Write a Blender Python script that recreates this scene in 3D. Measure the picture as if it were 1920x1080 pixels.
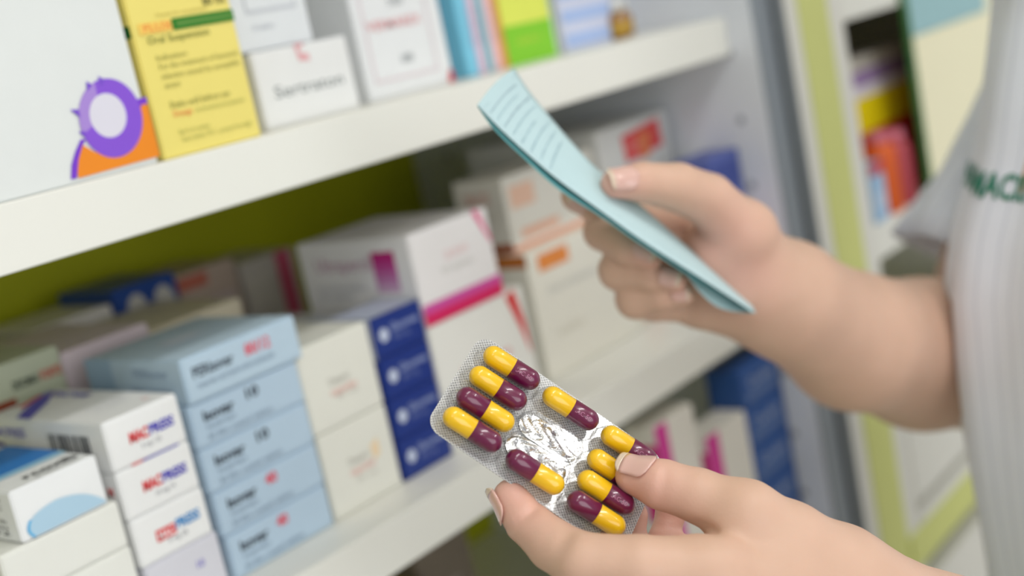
import bpy, bmesh, math, random
import numpy as np
from mathutils import Vector, Matrix
random.seed(7); rng = np.random.default_rng(7)
SC = bpy.context.scene
for o in list(bpy.data.objects): bpy.data.objects.remove(o)
C = SC.collection
PI = math.pi

# ------------------------------------------------------------------ camera
F = 2443.0                                    # focal length in pixels of the 1920 px frame
def _n(v): v = np.array(v, float); return v / np.linalg.norm(v)
_ex = _n((1990, 920, -2443)); _ey = np.array((-2947., -114., -2443.)); _ey -= _ey.dot(_ex) * _ex; _ey = _n(_ey)
R = np.array([_ex, _ey, np.cross(_ex, _ey)])  # world = R @ camera vector
CAM = np.array((0, 0, 1.40))
cd = bpy.data.cameras.new('camera'); cam = bpy.data.objects.new('camera', cd); C.objects.link(cam)
M4 = Matrix([list(R[0]) + [0], list(R[1]) + [0], list(R[2]) + [1.40], [0, 0, 0, 1]])
cam.matrix_world = M4
cd.sensor_width = 36; cd.lens = F / 1920 * 36; cd.clip_start = 0.01
cd.dof.use_dof = True; cd.dof.focus_distance = 0.432; cd.dof.aperture_fstop = 5.3; cd.dof.aperture_blades = 0
SC.camera = cam
# ------------------------------------------------------------------ world, lamps, exposure
w = bpy.data.worlds.new('world'); SC.world = w; w.use_nodes = True
w.node_tree.nodes['Background'].inputs[0].default_value = (0.97, 0.985, 1.0, 1)
w.node_tree.nodes['Background'].inputs[1].default_value = 0.85
def area(name, loc, target, sx, sy, power, col=(1, .99, .975)):
    l = bpy.data.lights.new(name, 'AREA'); l.shape = 'RECTANGLE'; l.size = sx; l.size_y = sy; l.energy = power; l.color = col
    o = bpy.data.objects.new(name, l); C.objects.link(o); o.location = loc
    o.rotation_euler = (Vector(target) - Vector(loc)).to_track_quat('-Z', 'Y').to_euler()
    return o
area('ceiling_lamp_light', (0.35, -0.55, 2.72), (0.35, -0.35, 0), 1.2, 0.13, 24)
area('ceiling_lamp_light', (-1.3, -0.9, 2.72), (-1.3, -0.7, 0), 1.2, 0.13, 15)
area('ceiling_lamp_light', (1.75, -1.35, 2.72), (1.65, -1.2, 0), 1.2, 0.13, 26)
area('front_fill_light', (-.75, -2.5, 1.55), (.65, .5, 1.25), 2.4, 1.8, 80, (.97, .985, 1))  # added fill from behind the camera, brightens the recesses under the shelves
SC.view_settings.view_transform = 'Standard'; SC.view_settings.look = 'None'
SC.view_settings.gamma = 1; SC.view_settings.use_curve_mapping = False
SC.view_settings.exposure = -1.11

# ------------------------------------------------------------------ coordinate helpers (z measured from the camera height in tables, +1.40 in the world)
def ray(u, v): return R @ np.array((u - 960, 540 - v, -F)) / F
def P(u, v, d): return ray(u, v) * d + CAM
def onY(u, v, Y): r = ray(u, v); return r * (Y / r[1]) + CAM
def onZ(u, v, Zw): r = ray(u, v); return r * ((Zw - 1.40) / r[2]) + CAM
def onX(u, v, X): r = ray(u, v); return r * (X / r[0]) + CAM
def camdir(x, y, z): return _n(R @ np.array((x, y, z), float))

# ------------------------------------------------------------------ materials
def srgb(r, g, b):
    f = lambda c: (c / 255 / 12.92) if c / 255 <= .04045 else ((c / 255 + .055) / 1.055) ** 2.4
    return (f(r), f(g), f(b), 1)
MATS = {}
def mat(name, col, rough=.5, metal=0, noise=0, nscale=40, bump=0, bscale=200, coat=0, sss=0, spec=.5):
    if name in MATS: return MATS[name]
    m = bpy.data.materials.new(name); m.use_nodes = True; nt = m.node_tree; b = nt.nodes['Principled BSDF']
    c = srgb(*col) if max(col) > 1 else (*col, 1)
    b.inputs['Base Color'].default_value = c; b.inputs['Roughness'].default_value = rough
    b.inputs['Metallic'].default_value = metal; b.inputs['Coat Weight'].default_value = coat
    b.inputs['Coat Roughness'].default_value = .08; b.inputs['Specular IOR Level'].default_value = spec
    if sss: b.inputs['Subsurface Weight'].default_value = sss; b.inputs['Subsurface Radius'].default_value = (1, .35, .2); b.inputs['Subsurface Scale'].default_value = .004
    tc = nt.nodes.new('ShaderNodeTexCoord')
    if noise:
        n = nt.nodes.new('ShaderNodeTexNoise'); n.inputs['Scale'].default_value = nscale; n.inputs['Detail'].default_value = 4
        nt.links.new(tc.outputs['Object'], n.inputs['Vector'])
        mx = nt.nodes.new('ShaderNodeMix'); mx.data_type = 'RGBA'
        mx.inputs[6].default_value = tuple(x * (1 - noise) for x in c[:3]) + (1,); mx.inputs[7].default_value = tuple(min(1, x * (1 + noise * .6)) for x in c[:3]) + (1,)
        nt.links.new(n.outputs['Fac'], mx.inputs[0]); nt.links.new(mx.outputs[2], b.inputs['Base Color'])
    if bump:
        n = nt.nodes.new('ShaderNodeTexNoise'); n.inputs['Scale'].default_value = bscale; n.inputs['Detail'].default_value = 3
        nt.links.new(tc.outputs['Object'], n.inputs['Vector'])
        bp = nt.nodes.new('ShaderNodeBump'); bp.inputs['Strength'].default_value = bump; bp.inputs['Distance'].default_value = .001
        nt.links.new(n.outputs['Fac'], bp.inputs['Height']); nt.links.new(bp.outputs[0], b.inputs['Normal'])
    MATS[name] = m; return m
def card(col): return mat('card_%d_%d_%d' % col, col, .42, noise=.03, nscale=60, bump=.05, bscale=500)
def ink(col): return mat('ink_%d_%d_%d' % col, col, .45, noise=.02, nscale=90)
M_lam = mat('white_laminate', (232, 231, 223), .38, noise=.025, nscale=9, bump=.03)
M_edge = mat('white_edge_band', (236, 236, 228), .33, noise=.02, nscale=12)
M_panel = mat('grey_white_side_panel', (226, 230, 236), .45, noise=.03, nscale=7)
M_green = mat('olive_back_panel', (196, 200, 20), .5, noise=.06, nscale=6)
M_strip = mat('lime_strip', (217, 222, 138), .45, noise=.03, nscale=8)
M_dgreen = mat('dark_green_edge', (52, 110, 52), .5, noise=.05)
M_alu = mat('grey_aluminium_rail', (150, 158, 166), .42, metal=.35, noise=.04, nscale=20)
M_hole = mat('peg_hole_plastic', (160, 164, 170), .6, noise=.03)

# ------------------------------------------------------------------ object helpers
def tag(o, label=None, cat=None, group=None, kind=None):
    if label: o['label'] = label
    if cat: o['category'] = cat
    if group: o['group'] = group
    if kind: o['kind'] = kind
    return o
def mesh_obj(name, verts, faces, m, parent=None, loc=None, smooth=False):
    me = bpy.data.meshes.new(name); me.from_pydata([tuple(map(float, v)) for v in verts], [], [tuple(int(i) for i in f) for f in faces]); me.update()
    if m: me.materials.append(m)
    if smooth:
        me.polygons.foreach_set('use_smooth', [True] * len(me.polygons))
        bm = bmesh.new(); bm.from_mesh(me); bmesh.ops.recalc_face_normals(bm, faces=bm.faces); bm.to_mesh(me); bm.free()
    o = bpy.data.objects.new(name, me); C.objects.link(o)
    if loc is not None: o.location = loc
    if parent: o.parent = parent
    return o
def empty(name, loc, parent=None):
    o = bpy.data.objects.new(name, None); C.objects.link(o); o.location = loc; o.empty_display_size = .02
    if parent: o.parent = parent
    return o
def bm_obj(name, bm, m, parent=None, loc=None, smooth=False):
    me = bpy.data.meshes.new(name); bm.to_mesh(me); bm.free(); me.materials.append(m)
    if smooth: me.polygons.foreach_set('use_smooth', [True] * len(me.polygons))
    o = bpy.data.objects.new(name, me); C.objects.link(o)
    if loc is not None: o.location = loc
    if parent: o.parent = parent
    return o
def slab(name, lo, hi, m, parent=None, bev=.0006, seg=1):
    """bevelled board between two corners, in the parent's space"""
    bm = bmesh.new(); bmesh.ops.create_cube(bm, size=1)
    lo = Vector(lo); hi = Vector(hi)
    for v in bm.verts: v.co = Vector([(lo[i] + hi[i]) / 2 + v.co[i] * (hi[i] - lo[i]) for i in range(3)])
    if bev: bmesh.ops.bevel(bm, geom=bm.edges[:], offset=min(bev, min(hi - lo) * .3), segments=seg, affect='EDGES')
    return bm_obj(name, bm, m, parent)
_tc = {}
def text_geo(s, size, bold=0, shear=0):
    k = (s, bold, shear)
    if k not in _tc:
        cu = bpy.data.curves.new('t', 'FONT'); cu.body = s; cu.size = 1; cu.resolution_u = 2; cu.offset = bold; cu.shear = shear
        ob = bpy.data.objects.new('t', cu); C.objects.link(ob)
        dg = bpy.context.evaluated_depsgraph_get(); me = ob.evaluated_get(dg).to_mesh()
        V = np.array([v.co[:2] for v in me.vertices]) if len(me.vertices) else np.zeros((0, 2)); Fc = [tuple(p.vertices) for p in me.polygons]
        ob.evaluated_get(dg).to_mesh_clear(); bpy.data.objects.remove(ob)
        _tc[k] = (V, Fc)
    V, Fc = _tc[k]; return V * size, Fc

# ================================================================== THE SETTING
slab('floor', (-3, -3, -.05), (5, 1.5, 0), mat('floor_vinyl', (190, 186, 176), .5, noise=.06, nscale=5), bev=0)['kind'] = 'structure'
slab('wall_back', (-3, 1.02, 0), (5, 1.10, 2.8), mat('wall_paint', (232, 228, 205), .7, noise=.02, nscale=4), bev=0)['kind'] = 'structure'
slab('ceiling', (-3, -3, 2.8), (5, 1.1, 2.85), mat('ceiling_paint', (240, 240, 236), .8, noise=.02, nscale=4), bev=0)['kind'] = 'structure'
for i, (x, y) in enumerate([(.35, -.55), (-1.3, -.9), (1.75, -1.35)]):
    t = empty('ceiling_lamp', (x, y, 2.8)); tag(t, ['slim white ceiling lamp above the shelving', 'slim white ceiling lamp left of the aisle', 'slim white ceiling lamp near the cream cupboard'][i], 'lamp')
    slab('lamp_frame', (-.64, -.10, -.05), (.64, .10, 0), mat('lamp_frame_white', (235, 235, 235), .5, noise=.01), t)
    g = mat('lamp_diffuser', (255, 255, 250), .5)
    g.node_tree.nodes['Principled BSDF'].inputs['Emission Color'].default_value = (1, .98, .95, 1); g.node_tree.nodes['Principled BSDF'].inputs['Emission Strength'].default_value = 4
    slab('diffuser', (-.6, -.065, -.06), (.6, .065, -.05), g, t)

Z = 1.40
YS = .470; YP = .447; YB = .80
S1 = Z - .0285; S2 = Z - .230; S3 = Z - .455; S0 = Z + .20; TH = .0265
unit = tag(empty('shelving_unit', (-.2, .64, 0)), 'white laminate shelving unit with olive back panel holding the medicine boxes', 'shelves')
def us(name, lo, hi, m, par=None, bev=.0008):
    o = slab(name, np.array(lo) - np.array((-.2, .64, 0)), np.array(hi) - np.array((-.2, .64, 0)), m, unit, bev)
    if par: o.parent = par
    return o
for zt in (S0, S1, S2, S3, .45):
    sh = us('shelf_board', (-.6, YS + .0015, zt - TH), (.8375, YB, zt), M_lam)
    us('shelf_lip', (-.6, YS, zt - TH - .0003), (.8372, YS + .0014, zt - .0002), M_edge, sh)
us('back_panel', (-.6, YB, .05), (.86, YB + .012, 2.1), M_green)
us('side_panel', (-.62, YP, .02), (-.6, YB + .012, 2.1), M_panel)
pan = us('side_panel', (.838, YP + .003, .02), (.866, YB + .012, 2.1), M_panel)
tag(pan, 'grey white side panel with peg holes')
for j, zz in enumerate(np.arange(Z - .103 - 10 * .0485, Z + .35, .0485)):
    for yy in (.4712, .76):
        bm = bmesh.new(); bmesh.ops.create_cone(bm, cap_ends=True, segments=16, radius1=.0032, radius2=.0026, depth=.0012)
        bmesh.ops.rotate(bm, verts=bm.verts, matrix=Matrix.Rotation(-PI / 2, 3, 'Y'))
        h = bm_obj('peg_hole', bm, M_hole, unit, (.8375 + .2, yy - .64, zz + .0)); h.parent = unit
us('edge_rail', (.838, YP, .02), (.862, YP + .003, 2.1), M_alu)
us('edge_rail', (.862, YP - .004, .02), (.8765, YP + .01, 2.1), mat('dark_grey_rail', (118, 124, 128), .45, metal=.3, noise=.04))
us('kickboard', (-.6, .50, 0), (.86, .52, .12), M_lam)

# second unit to the right
X0 = .878
unit2 = tag(empty('shelving_unit', (1.0, .64, 0)), 'white shelving unit with lime green trim strips, right of the aluminium rail', 'shelves')
def u2(name, lo, hi, m, bev=.0008, par=None):
    o = slab(name, np.array(lo) - np.array((1.0, .64, 0)), np.array(hi) - np.array((1.0, .64, 0)), m, unit2, bev)
    if par: o.parent = par
    return o
u2('side_panel', (X0, YP, .02), (.980, YB, 2.1), M_lam)
u2('trim_strip', (.9035, YP - .0012, .02), (.953, YP, 2.1), M_strip)
u2('side_panel', (1.290, YP + .006, .02), (1.303, YB, 2.1), M_lam)
tag(u2('side_edge', (1.107, YP, Z - .262), (1.1135, YP + .006, 2.1), M_dgreen), 'dark green edge')
u2('back_panel', (.98, .66, .05), (1.290, .67, 2.1), M_green)
u2('cream_door', (1.1138, YP, Z - .262), (1.303, YP + .005, Z - .085), mat('cream_door', (250, 245, 212), .5, noise=.03, nscale=5))
u2('teal_header', (1.1138, YP, Z - .0845), (1.303, YP + .005, Z + .25), mat('teal_header', (160, 200, 206), .5, noise=.03, nscale=5))
for zt in (Z + .205, Z - .0285, Z - .226):
    sh = u2('shelf_board', (.9802, YP + .008, zt - TH), (1.2895, .66, zt), M_lam)
    u2('shelf_lip', (.9802, YP + .006, zt - TH), (1.2895, YP + .008, zt), M_edge, par=sh)
# base drawer fronts with lime strip running on to the right
base = tag(empty('base_cabinet', (1.4, .6, 0)), 'low white base cabinet front with lime green strip under a dark gap', 'cabinet')
def ub(name, lo, hi, m, bev=.001):
    lo = (max(lo[0], 1.3042), lo[1], lo[2]) if name in ('cabinet_body',) else lo
    return slab(name, np.array(lo) - np.array((1.4, .6, 0)), np.array(hi) - np.array((1.4, .6, 0)), m, base, bev)
for x0_, x1_, fn in ((.981, 1.3032, u2), (1.304, 1.9, ub)):
    fn('drawer_front', (x0_, YP - .001, Z - .463), (x1_, YP + .018, Z - .330), M_lam, .0004)
    fn('drawer_front', (x0_, YP - .001, Z - .484), (x1_, YP + .018, Z - .472), M_lam, .0004)
    fn('lime_strip', (x0_ if x0_ > 1 else .954, YP - .003, Z - .514), (x1_, YP + .016, Z - .4842), M_strip, .0002)
    fn('drawer_front', (x0_, YP - .001, .08), (x1_, YP + .018, Z - .535), M_lam, .0004)
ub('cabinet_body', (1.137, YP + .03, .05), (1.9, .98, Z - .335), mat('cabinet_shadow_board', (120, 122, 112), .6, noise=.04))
# cream cupboard with teal header further along
cup = tag(empty('wall_cupboard', (1.7, .6, Z - .33)), 'cream cupboard with a teal header board behind the pharmacist', 'cupboard')
slab('door', (-.390, -.12, .004), (-.205, -.10, .265), mat('cream_door', (236, 232, 196), .5, noise=.03, nscale=5), cup, .001)
slab('door', (-.20, -.12, .004), (.155, -.10, .265), mat('cream_door', (236, 232, 196), .5), cup, .001)
slab('header_board', (-.390, -.125, .268), (.2, -.10, .60), mat('teal_header', (148, 186, 194), .5, noise=.03, nscale=5), cup, .001)
slab('carcass', (-.390, -.099, 0), (.2, .36, .60), mat('cream_carcass', (226, 222, 196), .5, noise=.02), cup, .001)

# ================================================================== MEDICINE BOXES
WHITE = (236, 236, 230); COOL = (226, 229, 230)
class Box:
    def __init__(s, x0, x1, y0, depth, z0, z1, col, label, group=None, rot=0, flap=None, sides=None, name='medicine_box'):
        s.w, s.d, s.h = x1 - x0, depth, z1 - z0
        bm = bmesh.new(); bmesh.ops.create_cube(bm, size=1)
        for v in bm.verts: v.co = Vector((v.co.x * s.w, (v.co.y + .5) * s.d, (v.co.z + .5) * (s.h - .0002)))
        bmesh.ops.bevel(bm, geom=bm.edges[:], offset=.0007, segments=2, affect='EDGES')
        s.o = bm_obj(name, bm, card(col), loc=((x0 + x1) / 2, y0, z0 + .0001)); s.o.rotation_euler.z = rot
        tag(s.o, label, 'box', group); s.col = col
        e = .0012
        if flap == 'front':      # tuck-in end flap, a hair proud of the end with its dust-flap slit
            s.part_slab('tuck_flap', (-s.w / 2 + e, -.0003, e), (s.w / 2 - e, .0003, s.h - e * 1.2), card(col))
        elif flap == 'top':
            s.part_slab('tuck_flap', (-s.w / 2 + e, e, s.h - .0006), (s.w / 2 - e, s.d - e, s.h + .00005), card(col))
        s.front_off = .0005
    def part_slab(s, name, lo, hi, m):
        return slab(name, lo, hi, m, s.o, .0002)
    def frame(s, face):
        if face == 'front': return np.array((-s.w / 2, -s.front_off, 0)), np.array((1, 0, 0)), np.array((0, 0, 1)), s.w, s.h
        if face == 'left': return np.array((-s.w / 2 - .00015, s.d, 0)), np.array((0, -1, 0)), np.array((0, 0, 1)), s.d, s.h
        if face == 'top': return np.array((-s.w / 2, 0, s.h + .00015)), np.array((1, 0, 0)), np.array((0, 1, 0)), s.w, s.d
    def put(s, name, face, V, Fc, col, lift=0):
        o, a, b, W, H = s.frame(face); n = np.cross(a, b)
        V = np.asarray(V, float)
        pts = o + V[:, :1] * a + V[:, 1:2] * b + n * lift
        return mesh_obj(name, pts, Fc, ink(col), s.o)
    def text(s, face, t, fx, fz, size, col, bold=0, rot=0, shear=0, width=None, name='lettering', lift=.00006):
        """fx, fz: position of the text's left/base in fractions of the face; size in metres"""
        o, a, b, W, H = s.frame(face)
        V, Fc = text_geo(t, size, bold, shear)
        if not len(V): return
        V = V.copy()
        if width: V[:, 0] *= width * W / (V[:, 0].max() - V[:, 0].min())
        c, sn = math.cos(rot), math.sin(rot)
        V = np.c_[V[:, 0] * c - V[:, 1] * sn, V[:, 0] * sn + V[:, 1] * c] + np.array((fx * W, fz * H))
        return s.put(name, face, V, Fc, col, lift)
    def rect(s, face, x0, z0, x1, z1, col, name='colour_band', lift=0):
        o, a, b, W, H = s.frame(face)
        return s.put(name, face, [(x0 * W, z0 * H), (x1 * W, z0 * H), (x1 * W, z1 * H), (x0 * W, z1 * H)], [(0, 1, 2, 3)], col, lift)
    def poly(s, face, pts, col, name='emblem', lift=0):
        o, a, b, W, H = s.frame(face)
        return s.put(name, face, [(x * W, z * H) for x, z in pts], [tuple(range(len(pts)))], col, lift)
    def lines(s, face, rows, col, size=.002):
        for (t, fx, fz, wd) in rows: s.text(face, t, fx, fz, size, col, width=wd)

# ---- top shelf, from the left
K = 1.004
bx = Box(.10, .3395, .472, .14, S1, S1 + .16, (226, 230, 228), 'large plain white carton printed with a purple ring and orange corner, top shelf left', flap=None)
# purple ring with small points on an orange swatch
W_, H_ = bx.w, bx.h
def bigp(u, v):            # pixel of the print -> metres on the carton's front
    q = onY(u, v, .472); return ((q[0] - .10), (q[2] - S1))
def plate(name, pts, col, lift): return bx.put(name, 'front', [bigp(*p) for p in pts], [tuple(range(len(pts)))], col, lift)
plate('orange_swatch', [(146, 335), (299, 293), (275, 195), (262, 198), (262, 230), (240, 280), (205, 293), (175, 285), (154, 272), (148, 290), (143, 315)], (240, 140, 28), 0)
plate('purple_stem', [(132, 337), (143, 335), (146, 300), (153, 275), (160, 262), (150, 262), (140, 285), (133, 310)], (122, 58, 205), .00005)
plate('purple_stem', [(243, 190), (273, 182), (275, 195), (264, 197), (258, 212), (245, 205)], (122, 58, 205), .00005)
def egg(cx, cy, rx, ry, tilt, n=40, a0=0, a1=2 * PI):
    out = []
    for i in range(n):
        a = a0 + (a1 - a0) * i / n
        x, y = rx * math.cos(a), ry * math.sin(a); out.append((cx + x * math.cos(tilt) - y * math.sin(tilt), cy + x * math.sin(tilt) + y * math.cos(tilt)))
    return out
outl = egg(206, 222, 59, 75, -.22, 48); inn = egg(201, 217, 34, 42, -.28, 48)
def ring(i0, i1, col, nm, lift):
    idx = [(i % 48) for i in range(i0, i1 + 1)]
    V = [bigp(*outl[i]) for i in idx] + [bigp(*inn[i]) for i in idx]; n = len(idx)
    bx.put(nm, 'front', V, [(k, k + 1, n + k + 1, n + k) for k in range(n - 1)], col, lift)
ring(-14, 22, (136, 84, 214), 'purple_ring', .0001); ring(22, 34, (170, 138, 216), 'pale_ring_part', .0001)
for tri in [[(182, 143), (195, 150), (188, 165)], [(160, 153), (172, 160), (162, 172)], [(130, 206), (146, 206), (150, 222)], [(146, 248), (158, 246), (160, 260)]]:
    plate('ring_point', tri, (122, 78, 205), .00012)
plate('ring_centre', inn, (222, 220, 232), .00012)

yb = Box(.3425 * K, .3985 * K, .4735, .05, S1, S1 + .095, (238, 222, 122), 'yellow carton with a green band and black oral suspension text', flap='top')
G1 = (24, 120, 20)
yb.rect('front', .38, .565, 1.0, .618, G1); yb.rect('front', .42, .585, 1.0, .598, (110, 150, 70), lift=.00005)
yb.rect('left', .72, .56, .99, .615, (16, 100, 40)); yb.rect('front', .06, .565, .37, .615, (246, 206, 100))
yb.text('front', 'FLUX', .10, .575, .0045, (236, 130, 60), .01, width=.27)
yb.text('front', 'Oral Suspension', .11, .520, .0046, (120, 128, 50), .004, width=.60)
yb.lines('front', [('Indication:', .15, .443, .30), ('For the treatment of bacterial', .155, .402, .78), ('infection caused by susceptible', .16, .357, .78), ('strains', .165, .315, .15)], (160, 158, 78), .0036)
yb.lines('front', [('Shake well before use', .165, .223, .60)], (150, 150, 70), .0042)
yb.lines('front', [('Dosage', .18, .182, .18)], (232, 130, 70), .0038)
yb.lines('front', [('As directed by the physician', .40, .182, .5), ('Each 5 ml contains', .19, .10, .30), ('Store below 30 C  protect from light', .20, .065, .72)], (172, 176, 90), .0030)
yb.text('front', '60 ml', .72, .655, .0075, (90, 92, 50), .01, width=.22)
yb.lines('front', [('Powder for reconstitution', .25, .635, .5)], (190, 176, 80), .0022)

s_ = .500 / .47018
b = Box(.4012 * s_, .4635 * s_, .500, .085, S1, S1 + .0385, (230, 231, 230), 'white carton printed Sertraton with a small red letter, beside the yellow one', flap='front')
b.text('front', 'Sertraton', .14, .37, .0085, (120, 128, 128), .0, width=.72)
b.poly('front', [(.44, 1), (.54, 1), (.53, .95), (.485, .95), (.485, .88), (.57, .85), (.57, .76), (.46, .78)], (224, 168, 172))
b2 = Box(.3975 * s_, .4445 * s_, .502, .085, S1 + .0387, S1 + .105, (222, 226, 229), 'white carton with faint grey frame, standing on the Sertraton carton', flap='front')
b2.rect('front', .18, .30, .205, .9, (176, 180, 186)); b2.rect('front', .18, .27, .86, .30, (196, 200, 206)); b2.rect('front', .83, .30, .85, .9, (196, 200, 206))
b2.lines('front', [('20 tablets', .22, .15, .28), ('Tablets', .3, .42, .35)], (176, 180, 190), .0036)
b3 = Box(.505, .545, .585, .08, S1, S1 + .118, (196, 203, 218), 'pale grey blue carton standing behind the Sertraton carton', flap='top')
b3.rect('front', 0, .40, 1, .58, (120, 120, 118)); b3.lines('front', [('CONTROLLED', .05, .45, .9)], (60, 62, 64), .006)

s_ = .520 / .47018
t = Box(.4710 * s_, .5370 * s_, .520, .07, S1, S1 + .13, (228, 230, 231), 'tall white carton with pale red lettering and thin pink frame', flap='top')
t.text('front', 'VERMAREX', .13, .29, .0074, (226, 168, 170), .012, width=.62)
t.text('front', '100', .42, .135, .0062, (150, 156, 158), .02, width=.13); t.text('front', '100', .40, .385, .0065, (170, 174, 176), .02, width=.16)
for q in [(.10, .075, .115, .62), (.10, .070, .84, .078), (.825, .075, .84, .62)]: t.rect('front', *q, (222, 200, 206))
t.rect('front', .14, .62, .82, .63, (226, 196, 204)); t.poly('front', [(.92, 0), (1, 0), (1, .05), (.96, .06)], (200, 40, 60), 'red_corner', .0001)

# four thin upright packs (spines out)
sp = [(.5500, .5598, (126, 200, 226), 'cyan'), (.5600, .5678, (222, 196, 212), 'pale pink'), (.5680, .5745, (132, 196, 206), 'teal'), (.5747, .5840, (228, 190, 200), 'rose')]
for i, (a, c_, col, nm) in enumerate(sp):
    q = Box(a * 1.1065, c_ * 1.1065, .5205 + .0006 * i, .10, S1, S1 + .085, col, 'thin %s pack standing spine out between the tall white and the yellow green cartons' % nm, 'thin upright packs on the top shelf', flap='top')
    q.rect('front', .90, 0, 1, 1, [(150, 170, 210), (96, 96, 150), (190, 200, 214), (236, 150, 90)][i])
    q.text('front', 'ORAL GEL 10 g', .75, .20, .0035, (170, 180, 196), rot=PI / 2, width=None)
yg = Box(.5865 * 1.1, .634 * 1.1, .517, .06, S1, S1 + .105, (222, 230, 96), 'yellow carton with bright green foot on the top shelf', flap='top')
yg.rect('front', 0, 0, 1, .235, (130, 200, 42)); yg.rect('left', .0, 0, 1, 1, (240, 190, 90)); yg.lines('front', [('CHEWABLE', .15, .5, .6), ('vitamin c', .2, .12, .5)], (200, 206, 70), .006)
yg.rect('front', .955, 0, 1, 1, (196, 224, 190), lift=.0001)
li = Box(.642 * 1.105, .698 * 1.105, .520, .06, S1, S1 + .095, (208, 212, 232), 'pale lilac carton with soft blue stripes', flap='top')
for q in (.0, .165, .33, .50): li.rect('front', .05, .03 + q, .95, .12 + q, (168, 190, 232))
li.lines('front', [('Saline drops', .14, .62, .6)], (150, 160, 200), .006)

def lathe(name, prof, m, parent=None, loc=None, seg=28):
    V = []; Fc = []
    for (r_, z_) in prof:
        for k in range(seg): V.append((r_ * math.cos(2 * PI * k / seg), r_ * math.sin(2 * PI * k / seg), z_))
    for j in range(len(prof) - 1):
        for k in range(seg): Fc.append((j * seg + k, j * seg + (k + 1) % seg, (j + 1) * seg + (k + 1) % seg, (j + 1) * seg + k))
    Fc.append(tuple(range(seg))[::-1]); Fc.append(tuple((len(prof) - 1) * seg + k for k in range(seg)))
    return mesh_obj(name, V, Fc, m, parent, loc, True)
M_amber = mat('amber_glass', (150, 104, 20), .12, coat=.6, noise=.05)
M_capw = mat('white_cap', (226, 226, 222), .4, noise=.02)
for i, (u, v, rr) in enumerate([(1163, 74, .0065), (1212, 58, .0055)]):
    p = onZ(u, v, S1) if i == 0 else np.array((.809, .535, S1))
    bt = lathe('medicine_bottle', [(rr * .9, 0), (rr, .001), (rr, .013), (rr * .85, .0155), (rr * .45, .018), (rr * .45, .021)], M_amber, loc=(p[0], p[1], S1 + .0002))
    tag(bt, ['small amber bottle at the end of the top shelf, left of the slimmer one', 'slim amber bottle at the far end of the top shelf'][i], 'bottle', 'amber bottles on the top shelf')
    lathe('bottle_cap', [(rr * .55, .0195), (rr * .55, .0265), (rr * .4, .0272)], M_capw, bt)
    lb = lathe('bottle_label', [(rr * 1.01, .004), (rr * 1.01, .0105)], ink((190, 150, 40)), bt)
ww = Box(.772, .836, .580, .08, S1, S1 + .13, (226, 229, 233), 'white carton at the far right end of the top shelf behind the amber bottles', flap='top')
ww.lines('front', [('Cotton wool', .15, .55, .6)], (190, 195, 205), .010)
w2 = Box(.712, .770, .600, .08, S1, S1 + .10, (232, 232, 228), 'white carton behind the left amber bottle on the top shelf', flap='top')
w2.lines('front', [('Gauze', .2, .55, .5)], (200, 200, 205), .008)

# ---- lower shelf, from the left
def stack(x0, x1, y0, dep, zs, col, labels, group=None, flap='front', jig=.0006):
    out = []
    for i in range(len(zs) - 1):
        j = random.uniform(-jig, jig)
        out.append(Box(x0 + j, x1 + j, y0 + random.uniform(0, jig), dep, zs[i], zs[i + 1], col, labels[i], group, flap=flap))
    return out
# plain cream-white boxes at the very left
PW = stack(.231, .2872, .489, .10, [S2, S2 + .0240, S2 + .0455, S2 + .0665], (232, 233, 226), ['plain white carton at the bottom of the leftmost stack', 'plain white carton second from the bottom of the leftmost stack', 'plain white carton directly under the small blue topped box'])
sm = Box(.2425, .2835, .4895, .09, S2 + .0667, S2 + .0890, (238, 240, 240), 'small white carton with light blue swoosh and blue top panel, leftmost in front', flap=None)
sm.poly('front', [(.13, .03), (.985, .05), (.94, .15), (.89, .23), (.82, .32), (.747, .39), (.67, .44), (.6, .475), (.52, .50), (.445, .51), (.34, .49), (.25, .455), (.18, .41), (.12, .34), (.075, .25), (.085, .12)], (176, 208, 228), 'blue_swoosh')
sm.put('swoosh_edge', 'front', sum([[((.115 - .045 * math.sin(t_ * PI)) * sm.w, (.36 - .33 * t_) * sm.h), ((.150 - .050 * math.sin(t_ * PI)) * sm.w, (.36 - .33 * t_) * sm.h)] for t_ in np.linspace(0, 1, 6)], []), [(2 * k, 2 * k + 1, 2 * k + 3, 2 * k + 2) for k in range(5)], (90, 178, 226), .00005)
sm.rect('top', .0, .30, 1, .78, (24, 118, 196)); sm.rect('top', .0, .24, 1, .30, (150, 200, 226))
sm.text('top', 'rcoxib', .30, .085, .009, (30, 32, 34), .02, width=.62)
sm.lines('top', [('60 mg film coated', .35, .03, .5)], (80, 84, 90), .0024)
sm.lines('left', [('Each tablet contains', .30, .78, .6), ('Store below 30 C', .30, .62, .6), ('Keep out of reach', .30, .36, .6), ('of children', .30, .24, .6), ('Lot 0342', .30, .12, .6)], (20, 30, 30), .0028)

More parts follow.
